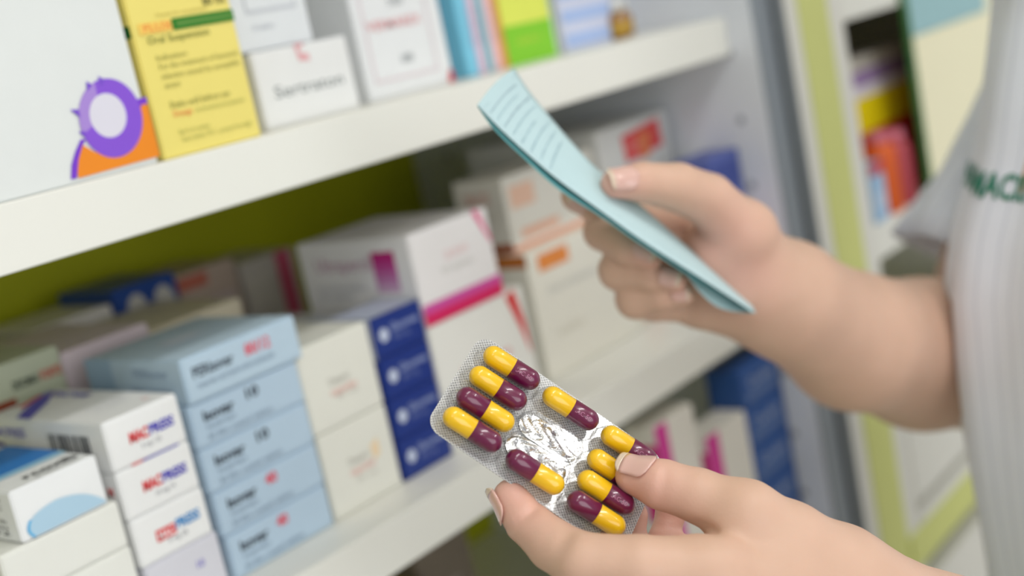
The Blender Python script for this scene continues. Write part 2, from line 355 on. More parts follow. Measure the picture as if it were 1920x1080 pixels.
RED = (218, 30, 38); VIO = (58, 44, 180); SKY = (30, 134, 200)
s_ = .490 / .47018; mx0, mx1 = .2785 * s_, .3165 * s_
zz = [S2, S2 + .0322, S2 + .0547, S2 + .0772, S2 + .1000]
g0 = Box(mx0 + .001, mx1 + .002, .490, .09, zz[0], zz[1], (214, 214, 222), 'lilac grey carton with violet lettering at the foot of the red and blue lettered stack', flap='front')
g0.text('front', 'MAXIPRO', .25, .20, .0045, (150, 90, 190), .01, width=.5); g0.text('front', '10', .62, .62, .005, (120, 110, 200), .01)
for i in range(3):
    lab = ['white carton with red and sky blue logo, third from the top of its stack', 'white carton with red and violet logo, second from the top of its stack', 'white carton with barcode side and red and violet logo, topmost of its stack'][i]
    m_ = Box(mx0 + [.0005, .0002, 0][i], mx1 + [.0005, .0002, 0][i], .490, .095, zz[i + 1], zz[i + 2], (238, 239, 238), lab, 'cartons with a two tone logo on the lower shelf', flap='front')
    cc = [SKY, VIO, VIO][i]
    if i == 0: m_.rect('front', .265, .35, .53, .58, RED, lift=.00003); m_.text('front', 'MAC', .285, .385, .0047, (250, 240, 240), .02, width=.22, lift=.0001)
    else: m_.text('front', 'MAC', .27, .42, .0064, RED, .05, shear=.1, width=.26)
    m_.text('front', 'PRESS', .535, .43, .0060, cc, .04, shear=.1, width=.34)
    m_.text('front', ['5 mg 28', '10 mg 14', '5 mg 1.25'][i], .40, .24, .0030, (130, 132, 140), width=.26)
    if i == 2:
        m_.rect('front', .22, .0, .42, .035, RED, 'flap_print', .0001); m_.rect('front', .36, .0, .86, .03, VIO, 'flap_print', .00012)
        x = .52; rr = random.Random(3)
        V = []; Fc = []
        while x < .85:
            wd = rr.choice([.006, .010, .016]); n = len(V); W, H = m_.d, m_.h
            V += [(x * W, .10 * H), ((x + wd) * W, .10 * H), ((x + wd) * W, .72 * H), (x * W, .72 * H)]; Fc.append((n, n + 1, n + 2, n + 3)); x += wd + rr.choice([.006, .009, .014])
        m_.put('barcode', 'left', V, Fc, (40, 46, 56))
        m_.text('left', 'MACPRESS', .02, .60, .0060, (92, 88, 190), .02, width=.30)
        m_.rect('left', 0, .0, .10, .45, (60, 50, 170)); 
        W, D = m_.w, m_.d
        m_.poly('top', [(0, .72), (0, .60), (.55, .80), (.9, .98), (.75, 1), (.3, .84)], (70, 60, 180), 'violet_swoosh')
        m_.poly('top', [(.30, .92), (.34, .88), (.80, .99), (.7, 1)], (226, 50, 60), 'red_swoosh', .00004)
        m_.text('top', 'MACPRESS', .88, .60, .0085, (120, 116, 200), .02, rot=PI * .5, width=None)
        m_.lines('top', [('10 mg / 28 tablets', .30, .30, .5), ('For oral use', .30, .22, .4)], (190, 190, 200), .0035); m_.lines('top', [('Rx', .74, .10, .08)], RED, .004)
    if i == 1: m_.text('left', 'M', .90, .5, .006, (226, 90, 90), .02)

PB = (182, 204, 222)
s_ = .500 / .47018
zb = [S2, S2 + .0226, S2 + .0448, S2 + .0668, S2 + .0888]
for i in range(4):
    lab = ['pale blue carton with red 40 at the bottom of the pale blue stack', 'pale blue carton with red 40, second from the bottom of the pale blue stack', 'pale blue carton with black 10, in the middle of the pale blue stack', 'pale blue carton with black 10, just under the wide topmost pale blue one'][i]
    a = [.3218, .3208, .3200, .3200][i]; e_ = [.3838, .3842, .3845, .3848][i]
    q = Box(a * s_, e_ * s_, .500, .072, zb[i], zb[i + 1], PB, lab, 'pale blue cartons stacked on the lower shelf', flap='front')
    q.text('front', 'Isovar', .10, .55, .0068, (38, 46, 56), .03, width=.27)
    q.text('front', ['40', '40', '10', '10'][i], .47, .62, .0072, [(226, 50, 70), (226, 50, 70), (38, 46, 56), (38, 46, 56)][i], .03, width=.11)
    q.lines('front', [('losartan', .11, .36, .25)], (126, 146, 166), .0040); q.lines('front', [('30 film coated tablets', .10, .13, .58)], (118, 138, 160), .0040)
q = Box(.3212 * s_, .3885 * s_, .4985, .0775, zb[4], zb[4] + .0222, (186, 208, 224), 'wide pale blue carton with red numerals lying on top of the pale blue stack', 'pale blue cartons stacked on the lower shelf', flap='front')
q.text('front', 'PERIsovar', .07, .52, .0072, (52, 62, 74), .02, width=.34); q.text('front', '80/12', .52, .54, .0078, (232, 64, 84), .02, width=.22)
q.lines('front', [('losartan and hydrochlorothiazide', .09, .28, .66)], (128, 148, 168), .0042)
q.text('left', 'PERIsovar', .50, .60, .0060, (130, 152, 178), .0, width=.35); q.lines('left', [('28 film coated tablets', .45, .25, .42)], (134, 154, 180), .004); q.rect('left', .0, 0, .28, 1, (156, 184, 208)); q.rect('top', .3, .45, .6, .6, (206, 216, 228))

# two large plain white cartons
for i in range(2):
    q = Box(.3848 * s_ + .0012 - .0006 * i, .4338 * s_, .5005, .12, S2 + .0465 * i, S2 + .0463 * (i + 1), (228, 228, 218), ['lower off white carton with faint red line between pale blue and dark blue stacks', 'upper plain off white carton between the pale blue and dark blue stacks'][i], 'off white cartons beside the dark blue stack', flap='front')
    q.text('front', 'Omeprol', .32, .52 - .05 * i, .0055, (176, 172, 164), .0, width=.28); q.text('front', 'capsules', .32, .40 - .05 * i, .0055, (232, 176, 168), .01, width=.36); q.lines('front', [('20 mg', .38, .30, .3)], (196, 192, 184), .003)
    if i == 0: q.poly('front', [(.66, .62), (.78, .68), (.78, .48), (.68, .45)], (236, 212, 176))
# four dark blue cartons
DB = (22, 50, 128)
for i in range(4):
    lab = ['dark blue carton at the bottom of the dark blue stack', 'dark blue carton second from the bottom of the dark blue stack', 'dark blue carton second from the top of the dark blue stack', 'dark blue carton topmost of the dark blue stack'][i]
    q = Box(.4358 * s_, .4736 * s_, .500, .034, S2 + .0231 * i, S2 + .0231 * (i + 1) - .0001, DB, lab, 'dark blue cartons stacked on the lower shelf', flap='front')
    q.poly('front', [(.20 + .085 * math.cos(a), .52 + .16 * math.sin(a)) for a in np.linspace(0, 2 * PI, 16, endpoint=False)], (196, 206, 226), 'round_emblem')
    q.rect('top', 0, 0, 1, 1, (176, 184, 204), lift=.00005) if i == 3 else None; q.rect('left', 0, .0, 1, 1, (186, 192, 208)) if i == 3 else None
    q.text('front', 'Glucomax', .34, .54, .0058, (150, 164, 206), .02, width=.56); q.lines('front', [('850 mg', .36, .33, .32)], (120, 136, 190), .0042)
q = Box(.4640, .5035, .536, .08, S2, S2 + .086, (222, 222, 222), 'white carton hidden mostly behind the dark blue stack', flap='top')
q.rect('top', .1, .1, .7, .5, (190, 200, 216))
# white carton with red swoosh and the magenta carton on it
q = Box(.505, .592, .500, .12, S2, S2 + .0745, (232, 232, 226), 'white carton with red swoosh and pale red lettering under the magenta banded one', flap='front')
q.text('front', 'Lodopine', .22, .50, .0095, (224, 150, 148), .01, rot=.02, width=.52)
q.poly('front', [(.80, .96), (.90, 1.0), (.955, .70), (.965, .42), (.90, .66)], (212, 34, 40), 'red_swoosh')
q.text('front', '5 mg', .3, .25, .005, (200, 180, 176))
mg = Box(.505, .5745, .500, .092, S2 + .0747, S2 + .1275, (236, 234, 234), 'white carton with magenta tag and magenta foot band, on the red swoosh carton', flap='front')
MAG = (196, 24, 122)
mg.rect('front', 0, 0, 1, .16, (214, 30, 96)); mg.rect('front', 0, .13, 1, .23, (206, 80, 160), lift=.0001); mg.rect('left', 0, .10, 1, .155, (206, 150, 184))
for k in range(6): mg.rect('left', .66, .40 + .075 * k, .86, .40 + .075 * (k + 1), [(206, 168, 198), (198, 140, 184), (192, 110, 168), (190, 80, 152), (188, 48, 134), (188, 20, 118)][k], 'magenta_tag')
mg.text('left', 'Ultrapercil', .14, .66, .0115, (196, 156, 178), .01, width=.50); mg.lines('left', [('metoclopramide', .12, .44, .44), ('50 tablets', .12, .34, .3)], (190, 190, 198), .005)
mg.poly('front', [(.80, 1), (.88, 1), (.99, .62), (.97, .60)], (226, 96, 146), 'magenta_swoosh'); mg.text('front', '250', .36, .62, .006, (236, 200, 200), .01, width=.3); mg.lines('front', [('50 tablets', .30, .48, .4)], (206, 206, 200), .005)
# large cartons at the right, stacked two high
OR = (232, 136, 60)
c1 = Box(.625, .735, .520, .055, S2, S2 + .0850, (234, 232, 220), 'large white carton with an orange tag, under the orange trimmed carton', flap='front')
c1.rect('front', .10, .83, .40, .955, OR); c1.text('front', 'ORALYTE', .12, .86, .006, (240, 170, 90), .01, width=.26); c1.text('front', 'Oral rehydration', .14, .64, .0075, (200, 202, 200), .0, width=.5); c1.text('front', 'salts', .16, .3, .009, (216, 212, 196), .0, width=.26)
c1.rect('left', 0, .9, 1, 1, (190, 110, 40))
c2 = Box(.632, .735, .533, .042, S2 + .0853, S2 + .1345, (234, 232, 222), 'white carton with orange base line and pale orange patches, stacked above the orange tag', flap='front')
c2.rect('front', 0, .0, 1, .07, (238, 168, 136)); c2.rect('front', .05, .55, .30, .85, (240, 200, 176)); c2.rect('front', .1, .14, .5, .26, (240, 190, 164)); c2.rect('left', 0, 0, 1, .12, (170, 84, 30)); c2.text('left', 'ORALYTE', .2, .66, .011, (226, 172, 160), .02, width=.5)
c2.lines('left', [('Oral rehydration salts', .2, .45, .5)], (200, 196, 186), .006)
c3 = Box(.738, .833, .522, .12, S2, S2 + .078, (234, 232, 220), 'large white carton beside the grey side panel, lower of two', flap='front')
c3.poly('front', [(.05, .05), (.35, .05), (.33, .16), (.07, .2)], (236, 160, 120)); c3.text('front', 'Infant formula', .1, .5, .009, (210, 206, 190), width=.6)
c4 = Box(.738, .833, .530, .12, S2 + .0783, S2 + .143, (228, 229, 226), 'white carton with a red banner beside the side panel, upper of two', flap='front')
c4.poly('front', [(.32, .86), (.85, .94), (.87, .62), (.34, .56)], (232, 70, 74), 'red_banner'); c4.poly('front', [(.52, .82), (.72, .84), (.66, .55), (.54, .55)], (236, 130, 76), 'orange_flash', .0001)
c4.text('front', 'NEW', .36, .66, .010, (240, 150, 140), .02, width=.2, lift=.00012); c4.poly('front', [(.86, .22), (.98, .26), (.98, .04), (.86, .02)], (168, 204, 226), 'blue_patch')
c4.text('front', 'Milk', .2, .30, .010, (214, 208, 190), width=.2)
# small dark blue sachet box hanging at the panel
hb = Box(.790, .8355, .4765, .03, S2, S2 + .108, (84, 98, 168), 'small blue and violet carton in front of the side panel at the shelf end', flap='front')
hb.rect('front', .05, .05, .95, .68, (206, 160, 206)); hb.rect('front', .1, .78, .9, .94, (60, 76, 150)); hb.text('front', 'Neuro', .15, .4, .009, (120, 90, 170), .01, width=.6)

# ---- back row on the lower shelf
def backbox(x0, x1, y0, dep, top, col, label, z0=S2): return Box(x0, x1, y0, dep, z0, Z + top, col, label, flap='top')
q = backbox(.445, .493, .700, .06, -.111, (34, 74, 150), 'blue carton with two pale ovals at the back of the lower shelf')
for cx_ in (.33, .76):
    q.poly('front', [(cx_ + .17 * math.cos(a), .84 + .11 * math.sin(a)) for a in np.linspace(0, 2 * PI, 18, endpoint=False)], (206, 204, 196), 'pale_oval')
q = backbox(.388, .443, .700, .06, -.118, (226, 222, 214), 'off white carton left of the blue carton in the back row'); q.rect('front', .3, .68, .95, .74, (206, 160, 150))
q = backbox(.330, .377, .700, .06, -.119, (206, 204, 190), 'pale grey carton at the far left of the back row'); q.poly('front', [(.6 + .12 * math.cos(a), .82 + .05 * math.sin(a)) for a in np.linspace(0, 2 * PI, 12, endpoint=False)], (110, 130, 160))
q = backbox(.497, .545, .705, .06, -.116, (196, 176, 160), 'beige and pink carton right of the blue one in the back row'); q.rect('front', 0, .9, .5, .98, (196, 110, 90)); q.rect('front', .1, .62, .9, .82, (206, 188, 186)); q.rect('front', .0, .6, .14, .85, (200, 120, 110))
q = backbox(.546, .594, .700, .06, -.1215, (206, 200, 190), 'beige carton with a magenta stripe in the back row'); q.rect('front', .62, .5, .90, 1, (206, 90, 120)); q.rect('front', .05, .7, .5, .9, (214, 208, 196))
# flat boxes filling the middle depth, seen from above
q = Box(.302, .3435, .600, .09, S2, Z - .112, (190, 196, 170), 'grey green carton with dark and red lettering behind the barcode carton', flap='top')
q.text('front', 'DEXOMAX', .30, .88, .0062, (60, 74, 60), .02, width=.35); q.text('front', 'FORTE', .68, .88, .0065, (206, 60, 50), .02, width=.28); q.rect('front', .0, .2, .3, .85, (150, 66, 40))
q = Box(.344, .398, .600, .09, S2, Z - .117, (222, 206, 210), 'pale pink carton behind the pale blue stack', flap='top')
q = Box(.399, .47, .610, .08, S2, Z - .124, (226, 216, 190), 'flat beige carton behind the pale blue stack in the middle row', flap='top')
q = Box(.412, .50, .636 - .032, .0, S2, Z - .150, (214, 210, 206), '', flap='top') if False else None
q = Box(.412, .4625, .572, .035, S2, Z - .140, (214, 210, 206), 'pale grey carton hidden behind the off white cartons', flap='top')

# ---- cabinet below
def low(x0, x1, y0, dep, h, col, label, z0=S3): return Box(x0, x1, y0, dep, z0, z0 + h, col, label, flap='front')
for i in range(6):
    q = Box(.776, .8360, .4735, .028, S3 + .0300 * i, S3 + .0300 * (i + 1) - .0002, (40, 82, 148), 'navy carton in the blurred stack under the lower shelf, %s' % ['at its foot', 'second from its foot', 'third from its foot', 'third from its top', 'second from its top', 'on its top'][i], 'navy cartons under the lower shelf', flap='front')
    q.text('front', 'Cardiol', .2, .45, .010, (150, 166, 196), .02, width=.6); q.rect('front', .1, .15, .9, .3, (96, 120, 164))
for i, (a, e_, yy_, h) in enumerate([(.664, .7135, .475, .180), (.7165, .7745, .4720, .152)]):
    q = low(a, e_, yy_, .024, h, (226, 222, 212), ['white carton with magenta edge under the shelf, left of the other magenta edged one', 'white carton with magenta edge next to the navy stack'][i]); q.rect('front', 0, 0, .30, 1, (206, 50, 146)); q.rect('left', .3, .62, 1, .93, (196, 20, 116)); q.lines('front', [('Zincol', .4, .6, .4)], (190, 190, 190), .006)
for i, (a, e_, y, h, col, lb) in enumerate([(.36, .43, .60, .10, (120, 96, 90), 'brown carton in the dark compartment under the lower shelf'), (.44, .49, .58, .085, (80, 96, 60), 'dark green carton in the compartment under the lower shelf'),
        (.50, .56, .60, .105, (170, 150, 60), 'mustard carton in the compartment under the lower shelf'), (.47, .60, .53, .05, (176, 184, 190), 'flat grey carton in front of the mustard one under the shelf'), (.565, .62, .62, .12, (120, 110, 96), 'taupe carton in the compartment under the lower shelf')]):
    q = low(a, e_, y, .08, h, col, lb); q.lines('front', [('tablets', .2, .7, .5)], (200, 200, 190), .007)

# ---- second unit's goods
TZ = Z - .226
def tub(name, x, y, r_, h, mb, mc, label):
    t_ = lathe(name, [(r_ * .92, 0), (r_, .002), (r_, h * .72), (r_ * .9, h * .82), (r_ * .62, h * .88)], mb, loc=(x, y, TZ + .0002)); tag(t_, label, 'bottle')
    lathe('bottle_cap', [(r_ * .66, h * .87), (r_ * .7, h * .89), (r_ * .7, h * .99), (r_ * .6, h)], mc, t_)
    return t_
tub('orange_bottle', 1.060, .4695, .0142, .070, mat('orange_plastic', (226, 96, 20), .4, noise=.05), mat('rose_cap', (206, 110, 130), .4, noise=.03), 'orange bottle with a rose cap in the lime trimmed unit')
tub('red_bottle', 1.090, .4680, .0132, .066, mat('wine_red_plastic', (176, 64, 76), .4, noise=.05), mat('rose_cap', (206, 110, 130)), 'wine red bottle right of the orange bottle')
tub('orange_tube', 1.1120, .4720, .0070, .052, mat('orange_plastic', (226, 96, 20)), mat('orange_plastic', (226, 96, 20)), 'slim orange tube at the right edge of the lime trimmed unit')
q = Box(1.014, 1.042, .4600, .02, TZ, TZ + .050, (160, 196, 228), 'light blue carton left of the orange bottle', flap='top'); q.rect('front', .0, .80, 1, 1, (200, 60, 70)); q.rect('front', .2, .2, .8, .5, (196, 214, 236))
q = Box(1.02, 1.20, .4860, .05, TZ, TZ + .068, (206, 30, 40), 'red carton behind the bottles in the lime trimmed unit', flap='top')
q = Box(1.02, 1.20, .4862, .06, TZ + .0682, TZ + .098, (236, 214, 10), 'bright yellow carton above the red one', flap='top')
q = Box(1.02, 1.20, .4866, .06, TZ + .0982, TZ + .108, (226, 220, 226), 'white carton lying on the bright yellow one', flap='top')
q = Box(1.021, 1.20, .4870, .06, TZ + .1082, TZ + .121, (156, 130, 176), 'mauve carton lying above the yellow and white ones', flap='top')
q = Box(1.03, 1.20, .4880, .06, TZ + .1212, TZ + .134, (206, 200, 190), 'pale grey carton topmost above the mauve one', flap='top')

# ================================================================== BLISTER PACK
BR = np.array([[.38368, .90209, -.19752], [-.57802, .06779, -.8132], [-.7202, .42618, .54744]])
BC = np.array([.31031, .26391, -.13529]) + CAM
bl = tag(empty('blister_pack', BC), 'silver blister pack of yellow and maroon capsules held in the lower hand', 'blister pack')
bl.matrix_world = Matrix([list(BR[0]) + [BC[0]], list(BR[1]) + [BC[1]], list(BR[2]) + [BC[2]], [0, 0, 0, 1]])
def BD(u, v, off=0):
    n = BR[:, 2]; r = ray(u, v); return float(np.dot(BC - CAM + n * off, n) / np.dot(r, n))
def foil_mat():
    m = bpy.data.materials.new('embossed_foil'); m.use_nodes = True; nt = m.node_tree; b = nt.nodes['Principled BSDF']; L = nt.links
    b.inputs['Base Color'].default_value = (.80, .80, .80, 1); b.inputs['Metallic'].default_value = .16; b.inputs['Roughness'].default_value = .34
    b.inputs['Coat Weight'].default_value = .5; b.inputs['Coat Roughness'].default_value = .12
    tc = nt.nodes.new('ShaderNodeTexCoord'); sx = nt.nodes.new('ShaderNodeSeparateXYZ'); L.new(tc.outputs['Object'], sx.inputs[0])
    def mth(op, a, b_=None):
        n = nt.nodes.new('ShaderNodeMath'); n.operation = op
        for i, q in enumerate((a, b_)):
            if q is None: continue
            if isinstance(q, (int, float)): n.inputs[i].default_value = q
            else: L.new(q, n.inputs[i])
        return n.outputs[0]
    k = 2 * PI / .00125
    s1 = mth('SINE', mth('MULTIPLY', mth('ADD', sx.outputs[0], sx.outputs[1]), k)); s2 = mth('SINE', mth('MULTIPLY', mth('SUBTRACT', sx.outputs[0], sx.outputs[1]), k))
    h = mth('MAXIMUM', s1, s2)
    bp = nt.nodes.new('ShaderNodeBump'); bp.inputs['Strength'].default_value = 1; bp.inputs['Distance'].default_value = .00030; L.new(h, bp.inputs['Height']); L.new(bp.outputs[0], b.inputs['Normal'])
    mx = nt.nodes.new('ShaderNodeMix'); mx.data_type = 'RGBA'; mx.inputs[6].default_value = (.70, .70, .71, 1); mx.inputs[7].default_value = (.98, .98, .97, 1)
    L.new(mth('MULTIPLY', mth('ADD', h, .6), .7), mx.inputs[0]); L.new(mx.outputs[2], b.inputs['Base Color'])
    return m
M_foil = foil_mat()
M_burst = mat('torn_foil', (.92, .92, .92), .17, metal=.95, bump=.25, bscale=900)
def plastic():
    m = bpy.data.materials.new('clear_blister_film'); m.use_nodes = True; nt = m.node_tree; nt.nodes.clear(); L = nt.links
    out = nt.nodes.new('ShaderNodeOutputMaterial'); tr = nt.nodes.new('ShaderNodeBsdfTransparent'); tr.inputs[0].default_value = (.97, .97, .97, 1)
    gl = nt.nodes.new('ShaderNodeBsdfGlossy'); gl.inputs[1].default_value = .03
    fr = nt.nodes.new('ShaderNodeFresnel'); geo = nt.nodes.new('ShaderNodeNewGeometry'); io = nt.nodes.new('ShaderNodeMix'); io.inputs[2].default_value = 1.45; io.inputs[3].default_value = 1 / 1.45; L.new(geo.outputs['Backfacing'], io.inputs[0]); L.new(io.outputs[0], fr.inputs[0])   # a thin sheet: same reflectance from both sides
    n = nt.nodes.new('ShaderNodeTexNoise'); n.inputs['Scale'].default_value = 260; bp = nt.nodes.new('ShaderNodeBump'); bp.inputs['Strength'].default_value = .05; bp.inputs['Distance'].default_value = .0004
    tc = nt.nodes.new('ShaderNodeTexCoord'); L.new(tc.outputs['Object'], n.inputs['Vector']); L.new(n.outputs['Fac'], bp.inputs['Height']); L.new(bp.outputs[0], gl.inputs['Normal'])
    mth = nt.nodes.new('ShaderNodeMath'); mth.operation = 'MULTIPLY_ADD'; mth.inputs[1].default_value = 1.4; mth.inputs[2].default_value = .02; mth.use_clamp = True
    mx = nt.nodes.new('ShaderNodeMixShader'); L.new(fr.outputs[0], mth.inputs[0]); L.new(mth.outputs[0], mx.inputs[0]); L.new(tr.outputs[0], mx.inputs[1]); L.new(gl.outputs[0], mx.inputs[2]); L.new(mx.outputs[0], out.inputs[0])
    return m
M_film = plastic()
BW, BH, BRAD = .0757, .0424, .0055
def rrect(W, H, r_, n=8):
    out = []
    for cx_, cy_, a0 in ((W / 2 - r_, H / 2 - r_, 0), (-W / 2 + r_, H / 2 - r_, PI / 2), (-W / 2 + r_, -H / 2 + r_, PI), (W / 2 - r_, -H / 2 + r_, 1.5 * PI)):
        for k in range(n + 1):
            a = a0 + PI / 2 * k / n; out.append((cx_ + r_ * math.cos(a), cy_ + r_ * math.sin(a)))
    return out
o2 = rrect(BW, BH, BRAD); n = len(o2)
V = [(x, y, 0) for x, y in o2] + [(x, y, -.00035) for x, y in o2]
foil = mesh_obj('foil_sheet', V, [tuple(range(n)), tuple(range(2 * n - 1, n - 1, -1))] + [(k, n + k, n + (k + 1) % n, (k + 1) % n) for k in range(n)], M_foil, bl)
V = [(x, y, .00012) for x, y in rrect(BW - .0006, BH - .0006, BRAD)]
film = mesh_obj('clear_film', V, [tuple(range(n))], M_film, bl)
CY = (246, 196, 16); CP = (104, 14, 62)
M_cy = mat('yellow_gelatin', CY, .30, coat=.6, sss=.1); M_cp = mat('maroon_gelatin', CP, .28, coat=.6)
M_imp = mat('capsule_print', (176, 112, 142), .6)
LH = .0106; CR = .0036
def halfcap(name, sgn, m, parent, r_, x_in):
    """half capsule: open cylinder from x_in out to a round end"""
    seg = 28; prof = [(x_in, r_ * .96), (x_in + .0001, r_)] + [(LH - r_ + r_ * math.sin(a), r_ * math.cos(a)) for a in np.linspace(0, PI / 2 * .97, 9)]
    V = []; Fc = []
    for (x, q) in prof:
        for k in range(seg): V.append((sgn * x, q * math.cos(2 * PI * k / seg), q * math.sin(2 * PI * k / seg) * 1.0))
    for j in range(len(prof) - 1):
        for k in range(seg): f = (j * seg + k, j * seg + (k + 1) % seg, (j + 1) * seg + (k + 1) % seg, (j + 1) * seg + k); Fc.append(f if sgn > 0 else f[::-1])
    Fc.append(tuple((len(prof) - 1) * seg + k for k in range(seg)))
    return mesh_obj(name, V, Fc, m, parent, smooth=True)
def dome_mesh():
    nseg = 12; rows = 9; hs = .0066; V = []; Fc = []
    s = LH - CR + .0004
    base = []
    for k in range(nseg + 1): a = -PI / 2 + PI * k / nseg; base.append((s, 0, math.cos(a), math.sin(a)))
    for k in range(nseg + 1): a = PI / 2 + PI * k / nseg; base.append((-s, 0, math.cos(a), math.sin(a)))
    nb = len(base)
    for j in range(rows + 1):
        a = PI / 2 * j / rows; rr_ = .0001 + (.0044) * (math.cos(a) ** .55); z = hs * math.sin(a) ** 1.0 * 1.0 + .00015
        if j == 0: rr_ = .0050
        if j == rows: rr_ = .0009; z = hs * 1.005
        for (sx_, _, cx_, sy_) in base: V.append((sx_ + cx_ * rr_, sy_ * rr_, z))
    for j in range(rows):
        for k in range(nb): Fc.append((j * nb + k, j * nb + (k + 1) % nb, (j + 1) * nb + (k + 1) % nb, (j + 1) * nb + k))
    Fc.append(tuple(rows * nb + k for k in range(nb)))
    return V, Fc
DV, DF = dome_mesh()
caps = [(-23.8, 12.9, 1, 'A'), (-24.3, 3.1, 1, 'B'), (-24.3, -6.6, -1, 'C'), (-24.6, -15.6, 1, 'D'), (-.1, 12.9, 1, 'E'), (-1.0, 1.2, 0, 'F'), (-1.6, -8.4, 0, 'G'), (-.6, -15.6, -1, 'H'),
        (23.4, 13.2, 1, 'I'), (22.8, 2.0, 1, 'J'), (23.0, -6.8, 1, 'K'), (23.1, -15.5, -1, 'L')]
proto = None
for (cx_, cy_, ori, nm) in caps:
    bub = mesh_obj('bubble', DV, DF, M_film, bl, smooth=True); bub.location = (cx_ / 1000, cy_ / 1000, 0); bub.rotation_euler.z = .035
    if ori == 0:
        # crumpled, pushed-through foil
        nx, ny = 46, 20; V = []; idx = {}; 
        N1 = rng.normal(size=(8, 4))
        for i in range(nx):
            for j in range(ny):
                x = (i / (nx - 1) - .5) * 2; y = (j / (ny - 1) - .5) * 2
                # stadium mapping
                X = x * .0113; hw = .0046 * math.sqrt(max(.02, 1 - abs(x) ** 5)); Y = y * hw
                z = 0
                for q in N1: z += math.sin(q[0] * 300 * X + q[1] * 420 * Y + q[2] * 6) * abs(q[3])
                e_ = max(0, 1 - abs(y) ** 4) * max(0, 1 - abs(x) ** 8)
                rdg = abs(math.sin(X * 620 + math.sin(Y * 700 + N1[0, 2]) * 1.6))
                V.append((X, Y, .0004 + e_ * (.00032 * z + .0007 * rdg)))
        Fc = [(i * ny + j, (i + 1) * ny + j, (i + 1) * ny + j + 1, i * ny + j + 1) for i in range(nx - 1) for j in range(ny - 1)]
        bf = mesh_obj('burst_foil', V, Fc, M_burst, bl); bf.location = (cx_ / 1000, cy_ / 1000, .0002); bf.rotation_euler.z = .035
        tag(bf, 'crumpled torn foil of an empty pocket')
        continue
    cp = empty('capsule', (cx_ / 1000, cy_ / 1000, CR + .0012), bl); cp.rotation_euler.z = .035 + (0 if ori > 0 else PI)
    if nm == 'J': cp.rotation_euler.z -= .03
    if proto is None:
        a_ = halfcap('capsule_body', -1, M_cy, cp, CR * .975, -.0015); b_ = halfcap('capsule_cap', 1, M_cp, cp, CR, .0)
        TV, TF = text_geo('IAC 50', .0021, .005)
        TV = TV - TV.mean(axis=0); V = [(x + .0046, (CR + .00003) * math.sin(y / CR - .5), (CR + .00003) * math.cos(y / CR - .5)) for x, y in TV]
        c_ = mesh_obj('imprint', V, TF, M_imp, cp)
        proto = (a_, b_, c_)
    else:
        for q in proto:
            if q is proto[2] and nm in 'BCDHL': continue
            d_ = q.copy(); C.objects.link(d_); d_.parent = cp

# ================================================================== PAPER SLIP
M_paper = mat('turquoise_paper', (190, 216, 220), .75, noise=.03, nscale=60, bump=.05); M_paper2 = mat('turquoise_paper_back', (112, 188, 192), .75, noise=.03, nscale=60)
Le = [(895, 197, .520), (930, 234, .525), (985, 285, .532), (1050, 340, .540), (1130, 398, .549), (1210, 455, .558), (1310, 519, .572), (1417, 588, .590)]
Ue = [(964, 128, .560), (990, 168, .563), (1030, 218, .568), (1075, 270, .573), (1125, 322, .578), (1205, 388, .590), (1310, 482, .608), (1405, 572, .618)]
def spl(pts, t):
    pts = np.array(pts, float); n_ = len(pts); x = t * (n_ - 1); i = min(int(x), n_ - 2); f = x - i
    p0 = pts[max(i - 1, 0)]; p1 = pts[i]; p2 = pts[i + 1]; p3 = pts[min(i + 2, n_ - 1)]
    return .5 * ((2 * p1) + (-p0 + p2) * f + (2 * p0 - 5 * p1 + 4 * p2 - p3) * f * f + (-p0 + 3 * p1 - 3 * p2 + p3) * f ** 3)
def sheet(name, A, B, m, nt=48, ns=10, bow=.0015, thick=.00025, parent=None, off=0):
    V = []
    for i in range(nt + 1):
        a = P(*spl(A, i / nt)); b_ = P(*spl(B, i / nt))
        for j in range(ns + 1):
            f = j / ns; V.append(a + (b_ - a) * f + np.array((0, 0, 1)) * (math.sin(PI * f) * bow + off))
    Fc = [(i * (ns + 1) + j, i * (ns + 1) + j + 1, (i + 1) * (ns + 1) + j + 1, (i + 1) * (ns + 1) + j) for i in range(nt) for j in range(ns)]
    o = mesh_obj(name, V, Fc, m, parent, smooth=True)
    md = o.modifiers.new('t', 'SOLIDIFY'); md.thickness = thick; md.offset = 0
    return o
pr = empty('prescription_slip', P(1130, 398, .549)); tag(pr, 'folded turquoise paper slip with handwriting held in the upper hand', 'paper')
off0 = Vector(P(1130, 398, .549))
def reparent(o, p):
    o.data.transform(Matrix.Translation(-Vector(p.location))); o.parent = p
    return o
top_ = reparent(sheet('paper_front', Le, Ue, M_paper), pr)
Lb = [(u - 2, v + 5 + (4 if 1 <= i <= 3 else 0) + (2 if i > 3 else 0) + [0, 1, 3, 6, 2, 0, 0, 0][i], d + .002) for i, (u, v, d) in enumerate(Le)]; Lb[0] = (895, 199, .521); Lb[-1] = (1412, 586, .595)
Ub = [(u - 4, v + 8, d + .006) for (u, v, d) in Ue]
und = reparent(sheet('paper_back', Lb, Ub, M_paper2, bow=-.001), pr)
Ls = [(1285, 512, .580), (1310, 545, .584), (1340, 572, .590), (1370, 583, .594), (1412, 587, .598)]
Us = [(1300, 505, .590), (1325, 520, .592), (1350, 540, .596), (1375, 560, .600), (1414, 585, .602)]
fl = reparent(sheet('folded_corner', Ls, Us, M_paper, bow=0), pr)
